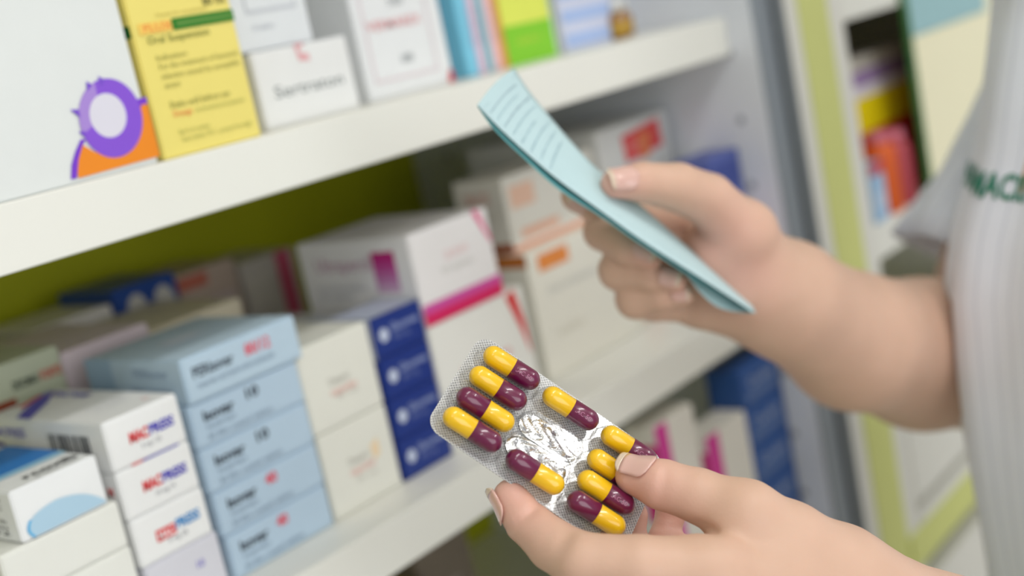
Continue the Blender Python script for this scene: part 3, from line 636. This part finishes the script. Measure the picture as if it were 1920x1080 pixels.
# handwriting and printed lines on the slip
def slip_pt(t, s, lift=.0003):
    a = P(*spl(Le, t)); b_ = P(*spl(Ue, t)); p = a + (b_ - a) * s + np.array((0, 0, 1)) * (math.sin(PI * s) * .0015)
    a2 = P(*spl(Le, min(1, t + .01))); nrm = np.cross(a2 - a, b_ - a); nrm = nrm / np.linalg.norm(nrm)
    if nrm[2] < 0: nrm = -nrm
    return p + nrm * lift
M_ink = mat('grey_ink', (156, 186, 196), .7); M_ink2 = mat('dark_pen_ink', (120, 145, 160), .7)
def stroke(t0, s0, t1, s1, wd, m, nm, n_=14, wob=0, sd=0):
    V = []; r_ = random.Random(sd)
    for k in range(n_ + 1):
        f = k / n_; t = t0 + (t1 - t0) * f; s = s0 + (s1 - s0) * f + (math.sin(f * 40 + sd) * wob + r_.uniform(-wob, wob) * .6)
        t += math.cos(f * 53 + sd) * wob * .10
        V += [slip_pt(t, s - wd), slip_pt(t, s + wd)]
    o = mesh_obj(nm, V, [(2 * k, 2 * k + 1, 2 * k + 3, 2 * k + 2) for k in range(n_)], m); reparent(o, pr); return o
for i in range(9):
    t = .05 + .042 * i
    a = [slip_pt(t, .06), slip_pt(t + .0022, .06), slip_pt(t + .0022, .94), slip_pt(t, .94)] if i == 0 else None
    if a: reparent(mesh_obj('ruled_line', a, [(0, 1, 2, 3)], M_ink), pr)
    else:
        V = []; Fc = []; r_ = random.Random(i)
        s = .08
        k = 0
        while s < [.5, .8, .7, .9, .85, .6, .88, .8, .7][i]:
            ds = r_.uniform(.012, .03); h = r_.uniform(.0012, .0045)
            a = [slip_pt(t - h, s), slip_pt(t + h, s + ds * .2), slip_pt(t + h + .0015, s + ds * .5), slip_pt(t - h + .0015, s + ds * .8)]
            nn = len(V); V += a; Fc.append((nn, nn + 1, nn + 2, nn + 3)); s += ds * 1.3
        reparent(mesh_obj('handwriting', V, Fc, M_ink2 if i in (1, 3) else M_ink), pr)

# ================================================================== PHARMACIST
def surface_nets(F_, lo, h):
    """F_: 3-D field (negative inside). returns verts, quads"""
    s = F_ < 0
    nx, ny, nz = F_.shape
    c = np.zeros((nx - 1, ny - 1, nz - 1), np.int8)
    for dx in (0, 1):
        for dy in (0, 1):
            for dz in (0, 1): c += s[dx:nx - 1 + dx, dy:ny - 1 + dy, dz:nz - 1 + dz]
    act = (c > 0) & (c < 8); ids = np.argwhere(act); idx = -np.ones(act.shape, np.int64); idx[act] = np.arange(len(ids))
    acc = np.zeros((len(ids), 3)); cnt = np.zeros(len(ids))
    cor = [(a, b, d) for a in (0, 1) for b in (0, 1) for d in (0, 1)]
    for a in cor:
        for ax in range(3):
            if a[ax] == 1: continue
            b = list(a); b[ax] = 1
            fa = F_[ids[:, 0] + a[0], ids[:, 1] + a[1], ids[:, 2] + a[2]]; fb = F_[ids[:, 0] + b[0], ids[:, 1] + b[1], ids[:, 2] + b[2]]
            m = (fa < 0) != (fb < 0); t = np.where(m, fa / np.where(m, fa - fb, 1), 0)
            p = np.tile(np.array(a, float), (len(ids), 1)); p[:, ax] += t
            acc[m] += p[m]; cnt[m] += 1
    V = lo + (ids + acc / cnt[:, None]) * h
    Q = []
    for ax in range(3):
        o1, o2_ = [(1, 2), (2, 0), (0, 1)][ax]
        sl0 = [slice(None)] * 3; sl1 = [slice(None)] * 3; sl0[ax] = slice(0, -1); sl1[ax] = slice(1, None)
        A = s[tuple(sl0)]; B = s[tuple(sl1)]; e = np.argwhere(A != B)
        for o_ in (o1, o2_): e = e[(e[:, o_] > 0) & (e[:, o_] < F_.shape[o_] - 1)]
        sg = A[e[:, 0], e[:, 1], e[:, 2]]
        def g(d1, d2):
            q = e.copy(); q[:, o1] -= d1; q[:, o2_] -= d2; return idx[q[:, 0], q[:, 1], q[:, 2]]
        q = np.stack([g(1, 1), g(0, 1), g(0, 0), g(1, 0)], 1); q[~sg] = q[~sg][:, ::-1]; Q.append(q)
    return V, np.concatenate(Q)
def smin(a, b, k): h = np.clip(.5 + .5 * (b - a) / k, 0, 1); return b * (1 - h) + a * h - k * h * (1 - h)
class Field:
    def __init__(s, lo, hi, h):
        s.lo = np.array(lo, float); s.h = h; s.n = np.ceil((np.array(hi) - s.lo) / h).astype(int) + 1
        s.ax = [s.lo[i] + h * np.arange(s.n[i]) for i in range(3)]
    def new(s): return np.full(tuple(s.n), .2, np.float32)
    def cone(s, G, a, ra, b, rb, k, flat=None):
        a = np.array(a); b = np.array(b); mr = max(ra, rb) + max(k, .002) + 3 * s.h
        lo = np.minimum(a, b) - mr; hi = np.maximum(a, b) + mr
        i0 = np.clip(((lo - s.lo) / s.h).astype(int), 0, s.n); i1 = np.clip(((hi - s.lo) / s.h).astype(int) + 2, 0, s.n)
        if np.any(i1 <= i0): return
        X = s.ax[0][i0[0]:i1[0], None, None]; Y = s.ax[1][None, i0[1]:i1[1], None]; Zz = s.ax[2][None, None, i0[2]:i1[2]]
        ba = b - a; L2 = max(ba.dot(ba), 1e-12)
        t = np.clip(((X - a[0]) * ba[0] + (Y - a[1]) * ba[1] + (Zz - a[2]) * ba[2]) / L2, 0, 1)
        dx = X - a[0] - ba[0] * t; dy = Y - a[1] - ba[1] * t; dz = Zz - a[2] - ba[2] * t
        d2 = dx * dx + dy * dy + dz * dz
        if flat is not None:
            nrm, f = flat; q = dx * nrm[0] + dy * nrm[1] + dz * nrm[2]; d2 = d2 + q * q * (1 / (f * f) - 1)
        d = (np.sqrt(d2) - (ra + (rb - ra) * t)).astype(np.float32)
        sl = (slice(i0[0], i1[0]), slice(i0[1], i1[1]), slice(i0[2], i1[2]))
        G[sl] = smin(G[sl], d, k) if k > 0 else np.minimum(G[sl], d)
    def chain(s, pts, k, flat=None):
        G = s.new(); q = [(P(u, v, d), r_ * d / F) for (u, v, d, r_) in pts]
        for i in range(len(q) - 1): s.cone(G, q[i][0], q[i][1], q[i + 1][0], q[i + 1][1], k, flat)
        return G
    def local(s, G, p, rad, fn):
        p = np.array(p); i0 = np.clip(((p - rad - s.lo) / s.h).astype(int), 0, s.n); i1 = np.clip(((p + rad - s.lo) / s.h).astype(int) + 2, 0, s.n)
        if np.any(i1 <= i0): return
        X = s.ax[0][i0[0]:i1[0], None, None] - p[0]; Y = s.ax[1][None, i0[1]:i1[1], None] - p[1]; Zz = s.ax[2][None, None, i0[2]:i1[2]] - p[2]
        sl = (slice(i0[0], i1[0]), slice(i0[1], i1[1]), slice(i0[2], i1[2])); G[sl] += fn(X, Y, Zz).astype(np.float32)
def crease(Fd, G, u, v, d, axis, amp=.0005, w=.0013, rad=.008):
    amp *= 1.5
    ax = camdir(*axis)
    Fd.local(G, P(u, v, d), rad * 2, lambda X, Y, Zz: amp * np.exp(-((X * ax[0] + Y * ax[1] + Zz * ax[2]) / w) ** 2) * np.exp(-(X * X + Y * Y + Zz * Zz) / rad ** 2))

parts_V = []; parts_F = []; flush_pts = []
def add_part(V, Fq):
    off = sum(len(x) for x in parts_V); parts_V.append(V); parts_F.append(Fq + off)

# --- lower hand (her left), gripping the blister pack
thumb = [(1188, 893, BD(1188, 893, .0098) , 35), (1240, 908, .4165, 47), (1310, 930, .413, 51), (1400, 968, .408, 64)]
index_ = [(957, 931, BD(957, 931, -.0048), 33), (985, 975, .4115, 41), (1037, 1022, .403, 48), (1095, 1056, .394, 56), (1200, 1066, .391, 62), (1330, 1080, .394, 74)]
middle_ = [(1012, 948, BD(1012, 948, -.0075), 32), (1075, 992, BD(1075, 992, -.0085), 40), (1170, 1050, .421, 44), (1380, 1085, .416, 62)]
ring_ = [(1165, 925, BD(1165, 925, -.009), 31), (1183, 970, BD(1183, 970, -.010), 31), (1178, 1035, .432, 35), (1400, 1092, .424, 62)]
pinky_ = [(1258, 915, .4475, 24), (1257, 965, .446, 28), (1243, 1025, .440, 33), (1440, 1105, .432, 60)]
palm_ = [[(1400, 968, .408, 62), (1480, 1020, .411, 73), (1560, 1078, .416, 88)], [(1330, 1080, .394, 72), (1450, 1110, .404, 92), (1570, 1130, .418, 118)], [(1400, 1070, .415, 78), (1500, 1120, .425, 110)],
         [(1560, 1110, .418, 110), (1640, 1160, .425, 122), (1900, 1275, .450, 165)]]
lo = np.minimum.reduce([P(915, 880, .40), P(1900, 1300, .45), P(1700, 1400, .45), P(1300, 850, .46), P(900, 1200, .37)]) - .01
hi = np.maximum.reduce([P(915, 880, .46), P(1900, 1100, .50), P(1900, 1200, .5), P(1300, 850, .46), P(1500, 900, .44)]) + .02
allc = [q for ch in (thumb, index_, middle_, ring_, pinky_, *palm_) for q in ch]
pts = np.array([P(u, v, d) for u, v, d, r_ in allc]); rr_ = np.array([r_ * d / F for u, v, d, r_ in allc])
lo = (pts - rr_[:, None]).min(0) - .003; hi = (pts + rr_[:, None]).max(0) + .003
FA = Field(lo, hi, .0011)
print('grid', FA.n)
pal = FA.new()
for ch in palm_: pal = smin(pal, FA.chain(ch, .006), .010)
fing = FA.new()
for ch in (index_, middle_, ring_, pinky_): fing = smin(fing, FA.chain(ch, .0015), .0006)
th = FA.chain(thumb, .0015)
base_pts = [P(1330, 1080, .394), P(1380, 1085, .416), P(1400, 1092, .424), P(1440, 1105, .432)]
bd = np.full(tuple(FA.n), 1, np.float32)
for p in base_pts:
    bd = np.minimum(bd, np.sqrt((FA.ax[0][:, None, None] - p[0]) ** 2 + (FA.ax[1][None, :, None] - p[1]) ** 2 + (FA.ax[2][None, None, :] - p[2]) ** 2).astype(np.float32))
kk = .0008 + .008 * np.clip(1 - bd / .032, 0, 1)
G = smin(fing, pal, kk)
p = P(1400, 968, .408)
bd = np.sqrt((FA.ax[0][:, None, None] - p[0]) ** 2 + (FA.ax[1][None, :, None] - p[1]) ** 2 + (FA.ax[2][None, None, :] - p[2]) ** 2).astype(np.float32)
G = smin(th, G, .0008 + .008 * np.clip(1 - bd / .026, 0, 1))
for (u, v, d, ax, am) in [(1000, 955, .407, (.6, -.75, 0), .0006), (960, 990, .405, (.6, -.75, 0), .0004), (1062, 1005, .388, (.85, -.5, 0), .0007), (1072, 1010, .387, (.85, -.5, 0), .0005), (1240, 900, .409, (1, -.2, 0), .0003), (1248, 905, .409, (1, -.2, 0), .0003), (1300, 985, .400, (.2, 1, 0), .0009), (1340, 1002, .398, (.5, .9, 0), .0005), (1257, 990, .438, (.1, 1, 0), .0007), (1250, 975, .438, (.1, 1, 0), .0005)]:
    crease(FA, G, u, v, d, ax, am)
V, Q = surface_nets(G, FA.lo, FA.h); add_part(V, Q); print('lower hand', len(V))
flush_pts += [(P(962, 925, .41), .017), (P(1195, 912, .415), .016), (P(1250, 985, .44), .025)]
del G, fing, pal, th, bd, kk

# --- upper hand (her right), holding the slip
T2 = [(1152, 345, .564, 27), (1205, 342, .572, 38), (1272, 352, .585, 46), (1328, 375, .597, 50), (1392, 440, .612, 58)]
I2 = [(1082, 367, .598, 31), (1120, 385, .606, 33), (1185, 405, .618, 34), (1335, 430, .640, 40)]
M2 = [(1220, 481, .588, 25), (1178, 467, .594, 31), (1130, 434, .608, 36), (1180, 440, .622, 36), (1330, 470, .640, 42)]
R2 = [(1266, 527, .590, 22), (1222, 519, .596, 28), (1160, 507, .608, 38), (1200, 512, .622, 36), (1330, 520, .640, 42)]
P2 = [(1283, 553, .596, 20), (1240, 556, .600, 26), (1192, 560, .610, 38), (1225, 566, .625, 36), (1320, 565, .640, 42)]
L2 = [[(1392, 440, .612, 56), (1340, 470, .618, 52), (1330, 520, .632, 60), (1330, 560, .634, 48)], [(1392, 440, .614, 56), (1410, 520, .630, 84)], [(1320, 562, .634, 47), (1400, 560, .636, 72)],
      [(1420, 530, .632, 92), (1470, 560, .645, 106), (1600, 640, .69, 124), (1730, 664, .75, 138), (1840, 668, .83, 138)]]
allc = [q for ch in (T2, I2, M2, R2, P2, *L2) for q in ch]
pts = np.array([P(u, v, d) for u, v, d, r_ in allc]); rr_ = np.array([r_ * d / F for u, v, d, r_ in allc])
FB = Field((pts - rr_[:, None]).min(0) - .004, (pts + rr_[:, None]).max(0) + .004, .0015); print('grid', FB.n)
pal = FB.new()
for ch in L2: pal = smin(pal, FB.chain(ch, .010), .012)
fing = FB.new()
for ch in (I2, M2, R2, P2): fing = smin(fing, FB.chain(ch, .002), .0006)
def dist(Fd, pp):
    bd = np.full(tuple(Fd.n), 1, np.float32)
    for p in pp: bd = np.minimum(bd, np.sqrt((Fd.ax[0][:, None, None] - p[0]) ** 2 + (Fd.ax[1][None, :, None] - p[1]) ** 2 + (Fd.ax[2][None, None, :] - p[2]) ** 2).astype(np.float32))
    return bd
bd = dist(FB, [P(1335, 430, .64), P(1330, 470, .64), P(1330, 520, .64), P(1320, 565, .64)])
G = smin(fing, pal, .0008 + .008 * np.clip(1 - bd / .030, 0, 1))
th = FB.chain(T2, .0015); bd = dist(FB, [P(1392, 440, .612)])
G = smin(th, G, .0008 + .010 * np.clip(1 - bd / .030, 0, 1))
for (u, v, d, ax, am) in [(1230, 312, .57, (1, -.1, 0), .0005), (1240, 380, .57, (.9, .3, 0), .0006), (1300, 392, .58, (.2, 1, 0), .001), (1180, 440, .58, (.8, .3, 0), .0005), (1150, 470, .6, (.3, 1, 0), .0005), (1350, 590, .61, (.3, .9, 0), .0005)]:
    crease(FB, G, u, v, d, ax, am, .0005, .0012)
V, Q = surface_nets(G, FB.lo, FB.h); add_part(V, Q); print('upper hand', len(V))
flush_pts += [(P(1150, 350, .56), .014), (P(1340, 460, .60), .022), (P(1380, 520, .60), .02), (P(1220, 490, .58), .010), (P(1280, 545, .58), .012)]
del G, fing, pal, th, bd

# --- hidden core of the body: shoulders, upper arms, legs (coarse), in one skin mesh with the hands
sil = [(1880, 0), (1862, 110), (1835, 290), (1800, 420), (1788, 520), (1800, 640), (1830, 850), (1870, 1080)]
tang = np.array([P(u, v, .715) for u, v in sil])           # outermost left points of the coat
sp_z = tang[:, 2]
def torso_centre(z):
    zz_ = np.clip(z, sp_z.min(), sp_z.max()); i = np.argsort(sp_z)
    x = np.interp(zz_, sp_z[i], tang[i, 0]); y = np.interp(zz_, sp_z[i], tang[i, 1]); return x, y
A_, B_ = .112, .165
def ctr(z): x, y = torso_centre(z); return x + .030, y - B_ * .94
cxm, cym = ctr(1.2)
FC = Field((.40, -.25, 0), (1.05, .45, 1.6), .011)
G = FC.new()
e1 = P(1840, 668, .83); cxs, cys = ctr(1.37); sR = P(2010, 150, .84); sL = np.array((cxs + .01, cys - .145, 1.365)); wl = P(1900, 1275, .450); eL = np.array((.575, .015, 1.10))
FC.cone(G, e1, .043, sR, .045, .01); FC.cone(G, sR, .045, sL, .045, .02); FC.cone(G, sL, .052, eL, .040, .02); FC.cone(G, eL, .040, wl, .0305, .01)
for z_ in np.arange(.95, 1.37, .035):
    for dy in (-.07, 0, .07): FC.cone(G, (*(np.array(ctr(z_)) + (0, dy)), z_), .078, (*(np.array(ctr(z_ + .035)) + (0, dy)), z_ + .035), .078, .01)
FC.cone(G, (cxs, cys, 1.40), .055, (cxs, cys, 1.52), .05, .03)
for sgn in (-1, 1): FC.cone(G, (cxm, cym + sgn * .08, .92), .085, (cxm, cym + sgn * .09, .48), .055, .02); FC.cone(G, (cxm, cym + sgn * .09, .48), .05, (cxm + .01, cym + sgn * .09, .08), .035, .01)
V, Q = surface_nets(G, FC.lo, FC.h); add_part(V, Q)

def skin_mat():
    m = bpy.data.materials.new('skin'); m.use_nodes = True; nt = m.node_tree; b = nt.nodes['Principled BSDF']; L = nt.links
    b.inputs['Roughness'].default_value = .48; b.inputs['Subsurface Weight'].default_value = .16; b.inputs['Subsurface Radius'].default_value = (1, .35, .2); b.inputs['Subsurface Scale'].default_value = .006; b.inputs['Specular IOR Level'].default_value = .35
    tc = nt.nodes.new('ShaderNodeTexCoord'); n = nt.nodes.new('ShaderNodeTexNoise'); n.inputs['Scale'].default_value = 70; n.inputs['Detail'].default_value = 3; L.new(tc.outputs['Object'], n.inputs['Vector'])
    mx = nt.nodes.new('ShaderNodeMix'); mx.data_type = 'RGBA'; mx.inputs[6].default_value = srgb(206, 169, 146); mx.inputs[7].default_value = srgb(216, 179, 157); L.new(n.outputs['Fac'], mx.inputs[0])
    at = nt.nodes.new('ShaderNodeAttribute'); at.attribute_name = 'flush'
    m2 = nt.nodes.new('ShaderNodeMix'); m2.data_type = 'RGBA'; L.new(mx.outputs[2], m2.inputs[6]); m2.inputs[7].default_value = srgb(226, 168, 156); L.new(at.outputs['Fac'], m2.inputs[0]); L.new(m2.outputs[2], b.inputs['Base Color'])
    n2 = nt.nodes.new('ShaderNodeTexVoronoi'); n2.inputs['Scale'].default_value = 900; L.new(tc.outputs['Object'], n2.inputs['Vector'])
    bp = nt.nodes.new('ShaderNodeBump'); bp.inputs['Strength'].default_value = .18; bp.inputs['Distance'].default_value = .0002; L.new(n2.outputs['Distance'], bp.inputs['Height']); L.new(bp.outputs[0], b.inputs['Normal'])
    return m
M_skin = skin_mat()
person = tag(empty('person', (cxm, cym, 0)), 'person in a white pinstriped short sleeved coat holding the slip and the blister pack', 'person')
AV = np.concatenate(parts_V); AF = np.concatenate(parts_F)
me = bpy.data.meshes.new('body'); me.vertices.add(len(AV)); me.vertices.foreach_set('co', (AV - np.array((cxm, cym, 0))).astype(np.float32).ravel())
me.loops.add(AF.size); me.loops.foreach_set('vertex_index', AF.astype(np.int32).ravel()); me.polygons.add(len(AF)); me.polygons.foreach_set('loop_start', np.arange(0, AF.size, 4, dtype=np.int32))
me.update(calc_edges=True); me.validate(); me.polygons.foreach_set('use_smooth', [True] * len(me.polygons)); me.materials.append(M_skin)
fl_ = np.zeros(len(AV))
for p, s in flush_pts: fl_ = np.maximum(fl_, np.exp(-((AV - p) ** 2).sum(1) / s ** 2))
at = me.attributes.new('flush', 'FLOAT', 'POINT'); at.data.foreach_set('value', (fl_ * .55).astype(np.float32))
body = bpy.data.objects.new('body', me); C.objects.link(body); body.parent = person
tag(body, 'bare skin of hands and forearms')
sm_ = body.modifiers.new('s', 'SMOOTH'); sm_.factor = .5; sm_.iterations = 1

# --- finger nails
M_nail = mat('fingernail', (222, 178, 166), .18, coat=.5, sss=.1); M_nailtip = mat('nail_free_edge', (220, 198, 176), .25, coat=.4)
def nail(u, v, d, r_px, axis, normal, wid, lng, slope=.0, back=.55):
    c = P(u, v, d); ax = camdir(*axis) if len(axis) == 3 else _n(c - P(*axis[:2], axis[2]));
    if len(axis) == 4: slope = slope or max(0, (axis[3] * axis[2] - r_px * d) / F / float(np.linalg.norm(c - P(*axis[:3]))) + .02)
    nr = camdir(*normal); nr = _n(nr - ax * nr.dot(ax)); sd_ = np.cross(ax, nr); rad = r_px * d / F
    for part, t0, t1, m in (('fingernail', 0, .84, M_nail), ('nail_edge', .84, 1.0, M_nailtip)):
        nt_, ns = (9, 12) if t0 == 0 else (4, 12); V = []
        for i in range(nt_ + 1):
            t = t0 + (t1 - t0) * i / nt_
            prof = 1.0 if .34 < t < .78 else (math.sqrt(max(.02, 1 - ((.34 - t) / .345) ** 2)) if t <= .34 else math.sqrt(max(.05, 1 - ((t - .78) / .25) ** 2)))
            for j in range(ns + 1):
                s = (j / ns - .5) * 2; th_ = s * wid / 2 * prof / rad
                p = c + ax * (t - back) * lng + (nr * math.cos(th_) + sd_ * math.sin(th_)) * (rad + .0008 + max(0, back - t) * lng * slope) - nr * (max(0, t - .5) ** 2 * rad * .28)
                V.append(p - np.array((cxm, cym, 0)))
        Fc = [(i * (ns + 1) + j, (i + 1) * (ns + 1) + j, (i + 1) * (ns + 1) + j + 1, i * (ns + 1) + j + 1) for i in range(nt_) for j in range(ns)]
        o = mesh_obj(part, V, Fc, m, person, smooth=True); md = o.modifiers.new('t', 'SOLIDIFY'); md.thickness = .0004; md.offset = 0
nail(*thumb[0], thumb[1], (-.02, .88, .48), .0108, .0125, 0, .58)
nail(*index_[0], index_[1], (-.93, -.2, .15), .0085, .0120)
nail(*T2[0], T2[1], (-.1, .30, .95), .0112, .0140)
nail(*M2[0], M2[1], (.1, .25, .95), .0095, .0115)
nail(*R2[0], R2[1], (.05, .2, .97), .0085, .0105)
nail(*P2[0], P2[1], (.0, .1, .97), .0065, .0080)
nail(1086, 370, .598, 30, (-.75, .55, .1), (.2, -.55, .8), .0085, .0100)

# --- coat
def coat_mat():
    m = bpy.data.materials.new('pinstripe_cotton'); m.use_nodes = True; nt = m.node_tree; b = nt.nodes['Principled BSDF']; L = nt.links
    b.inputs['Roughness'].default_value = .8; b.inputs['Sheen Weight'].default_value = .15
    uv = nt.nodes.new('ShaderNodeUVMap'); uv.uv_map = 'UVMap'; sx = nt.nodes.new('ShaderNodeSeparateXYZ'); L.new(uv.outputs[0], sx.inputs[0])
    a = nt.nodes.new('ShaderNodeMath'); a.operation = 'FRACT'; L.new(sx.outputs[0], a.inputs[0])
    g = nt.nodes.new('ShaderNodeMath'); g.operation = 'LESS_THAN'; g.inputs[1].default_value = .10; L.new(a.outputs[0], g.inputs[0])
    mx = nt.nodes.new('ShaderNodeMix'); mx.data_type = 'RGBA'; mx.inputs[6].default_value = srgb(236, 241, 254); mx.inputs[7].default_value = srgb(216, 222, 238); L.new(g.outputs[0], mx.inputs[0]); L.new(mx.outputs[2], b.inputs['Base Color'])
    tc = nt.nodes.new('ShaderNodeTexCoord'); w_ = nt.nodes.new('ShaderNodeTexNoise'); w_.inputs['Scale'].default_value = 14; L.new(tc.outputs['Object'], w_.inputs['Vector'])
    bp = nt.nodes.new('ShaderNodeBump'); bp.inputs['Strength'].default_value = .25; bp.inputs['Distance'].default_value = .01; L.new(w_.outputs['Fac'], bp.inputs['Height']); L.new(bp.outputs[0], b.inputs['Normal'])
    return m
M_coat = coat_mat()
def loft(name, rings, m, parent, closed=True, thick=0, stripes=60):
    n_ = len(rings[0]); V = [tuple(np.array(p) - np.array((cxm, cym, 0))) for r_ in rings for p in r_]; Fc = []; UV = []
    for i in range(len(rings) - 1):
        for k in range(n_):
            k2 = (k + 1) % n_; Fc.append((i * n_ + k, i * n_ + k2, (i + 1) * n_ + k2, (i + 1) * n_ + k)); UV += [(k / n_ * stripes, i), ((k + 1) / n_ * stripes, i), ((k + 1) / n_ * stripes, i + 1), (k / n_ * stripes, i + 1)]
    o = mesh_obj(name, V, Fc, m, parent, smooth=True); uvl = o.data.uv_layers.new(name='UVMap')
    for l, q in zip(uvl.data, UV): l.uv = q
    if thick: md = o.modifiers.new('t', 'SOLIDIFY'); md.thickness = thick; md.offset = 1
    return o
def folds(a, z): return .0028 * math.sin(9 * a + 6 * z) + .0022 * math.sin(17 * a - 9 * z + 1) + .0016 * math.sin(4 * a + 22 * z)
rings = []
zs = list(np.linspace(.55, 1.40, 60)) + [1.42, 1.44, 1.455, 1.468, 1.478]
def torso_surf(a, z):
    x, y = ctr(z); f = 1.0; A, B = A_, B_
    if z < .98: A = A_ + (.98 - z) * .10; B = B_ + (.98 - z) * .06
    if z > 1.36: q = min(1, (z - 1.36) / .12); f2 = math.sqrt(max(.0, 1 - q ** 2.2 * .86)); A, B = A * (.45 + .55 * f2), B * (.3 + .7 * f2)
    e_ = folds(a, z) * (1 if z < 1.4 else .3)
    return (x + (A + e_) * math.cos(a), y + (B + e_) * math.sin(a), z)
for z in zs: rings.append([torso_surf(2 * PI * k / 96, z) for k in range(96)])
coat = loft('coat', rings, M_coat, person, thick=.0012, stripes=84); tag(coat, 'white coat with fine grey pinstripes')
def tube_rings(pts, rads, n_=40, fold=.001, flat=1.0):
    out = []; pts = [np.array(p, float) for p in pts]
    for i, p in enumerate(pts):
        d_ = _n(pts[min(i + 1, len(pts) - 1)] - pts[max(i - 1, 0)]); up = np.array((0, 1, 0)) if abs(d_[1]) < .8 else np.array((1, 0, 0)); a_ = _n(np.cross(d_, up)); b_ = np.cross(d_, a_)
        out.append([p + (a_ * math.cos(2 * PI * k / n_) + b_ * math.sin(2 * PI * k / n_)) * (rads[i] + fold * math.sin(5 * 2 * PI * k / n_ + i * .5) * (1 + i * .3)) for k in range(n_)])
    return out
hem = P(1846, 505, .845)
sp_ = [sR * (1 - t) + hem * t for t in np.linspace(0, 1, 9)]
slv = loft('sleeve', tube_rings(sp_, [.046, .047, .048, .049, .051, .053, .056, .058, .059], fold=.0016), M_coat, person, thick=.0012, stripes=26)
hl = sL * .42 + eL * .58
slv2 = loft('sleeve', tube_rings([sL * (1 - t) + hl * t for t in np.linspace(0, 1, 9)], [.062, .064, .064, .063, .062, .061, .061, .060, .060], fold=.0012), M_coat, person, thick=.0012, stripes=26)
# collar
cx9, cy9 = ctr(1.47)
loft('collar', [[(cx9 + (.062 + .012 * q) * math.cos(a), cy9 + (.062 + .012 * q) * math.sin(a), 1.468 + .03 * math.sin(q * PI) + .0 * q) for a in np.linspace(0, 2 * PI, 40, endpoint=False)] for q in (0, .35, .7, 1)], M_coat, person, thick=.001, stripes=20)
# embroidered word on the chest: letters follow the cloth
M_thread = mat('green_thread', (40, 128, 104), .7, bump=.3, bscale=900)
def coat_hit(u, v):
    """where the ray through a point of the photograph meets the coat (angle, height)"""
    r = ray(u, v); t = .55
    for _ in range(400):
        p = CAM + r * t; x, y = ctr(p[2]); 
        if ((p[0] - x) / A_) ** 2 + ((p[1] - y) / B_) ** 2 < 1: break
        t += .001
    return math.atan2((p[1] - y) / B_, (p[0] - x) / A_), p[2]
TV, TF = text_geo('PHARMACIST', 1, .03); TV = TV.copy(); wtot = TV[:, 0].max()
xm0 = text_geo('PH', 1, .03)[0][:, 0].max() * 1.02; xm1 = text_geo('PHARMACIS', 1, .03)[0][:, 0].max()
tb = [coat_hit(1818 + 102 * q, 328 + 30 * q) for q in np.linspace(0, 1, 12)]; ta = np.array([q[0] for q in tb]); tz = np.array([q[1] for q in tb]); qs = np.linspace(0, 1, 12) ** .85
V = []
for x, y in TV:
    f = (x - xm0) / (xm1 - xm0); fc = min(max(f, 0), 1); a = float(np.interp(fc, qs, ta)) + (f - fc) * (ta[-1] - ta[0]) * .9; z = float(np.interp(fc, qs, tz)) + (f - fc) * (tz[-1] - tz[0]) + (y - .35) * .0165
    p = np.array(torso_surf(a, z)); c_ = np.array((*ctr(z), z)); n_ = _n((p - c_) * np.array((1 / A_ ** 2, 1 / B_ ** 2, 0)))
    V.append(p + n_ * .0022 - np.array((cxm, cym, 0)))
tag(mesh_obj('embroidery', V, TF, M_thread, person), 'green embroidered lettering')
# buttons down the front
M_btn = mat('pearl_button', (226, 224, 214), .25, coat=.4)
for zb_ in (1.36, 1.27, 1.18, 1.09, 1.0, .9):
    a = PI + .02; p = np.array(torso_surf(a, zb_)); bm = bmesh.new(); bmesh.ops.create_cone(bm, cap_ends=True, segments=20, radius1=.0058, radius2=.0052, depth=.0022)
    bmesh.ops.rotate(bm, verts=bm.verts, matrix=Matrix.Rotation(-PI / 2, 3, 'Y')); bm_obj('button', bm, M_btn, person, (p[0] - cxm - .0025, p[1] - cym, p[2]))
for sgn in (-1, 1):
    lathe('shoe', [(.036, 0), (.042, .012), (.040, .05), (.036, .075), (.03, .08)], mat('white_shoe', (226, 226, 222), .5, noise=.03), person, (0.0, sgn * .09, 0.0)).scale = (2.2, 1, 1)
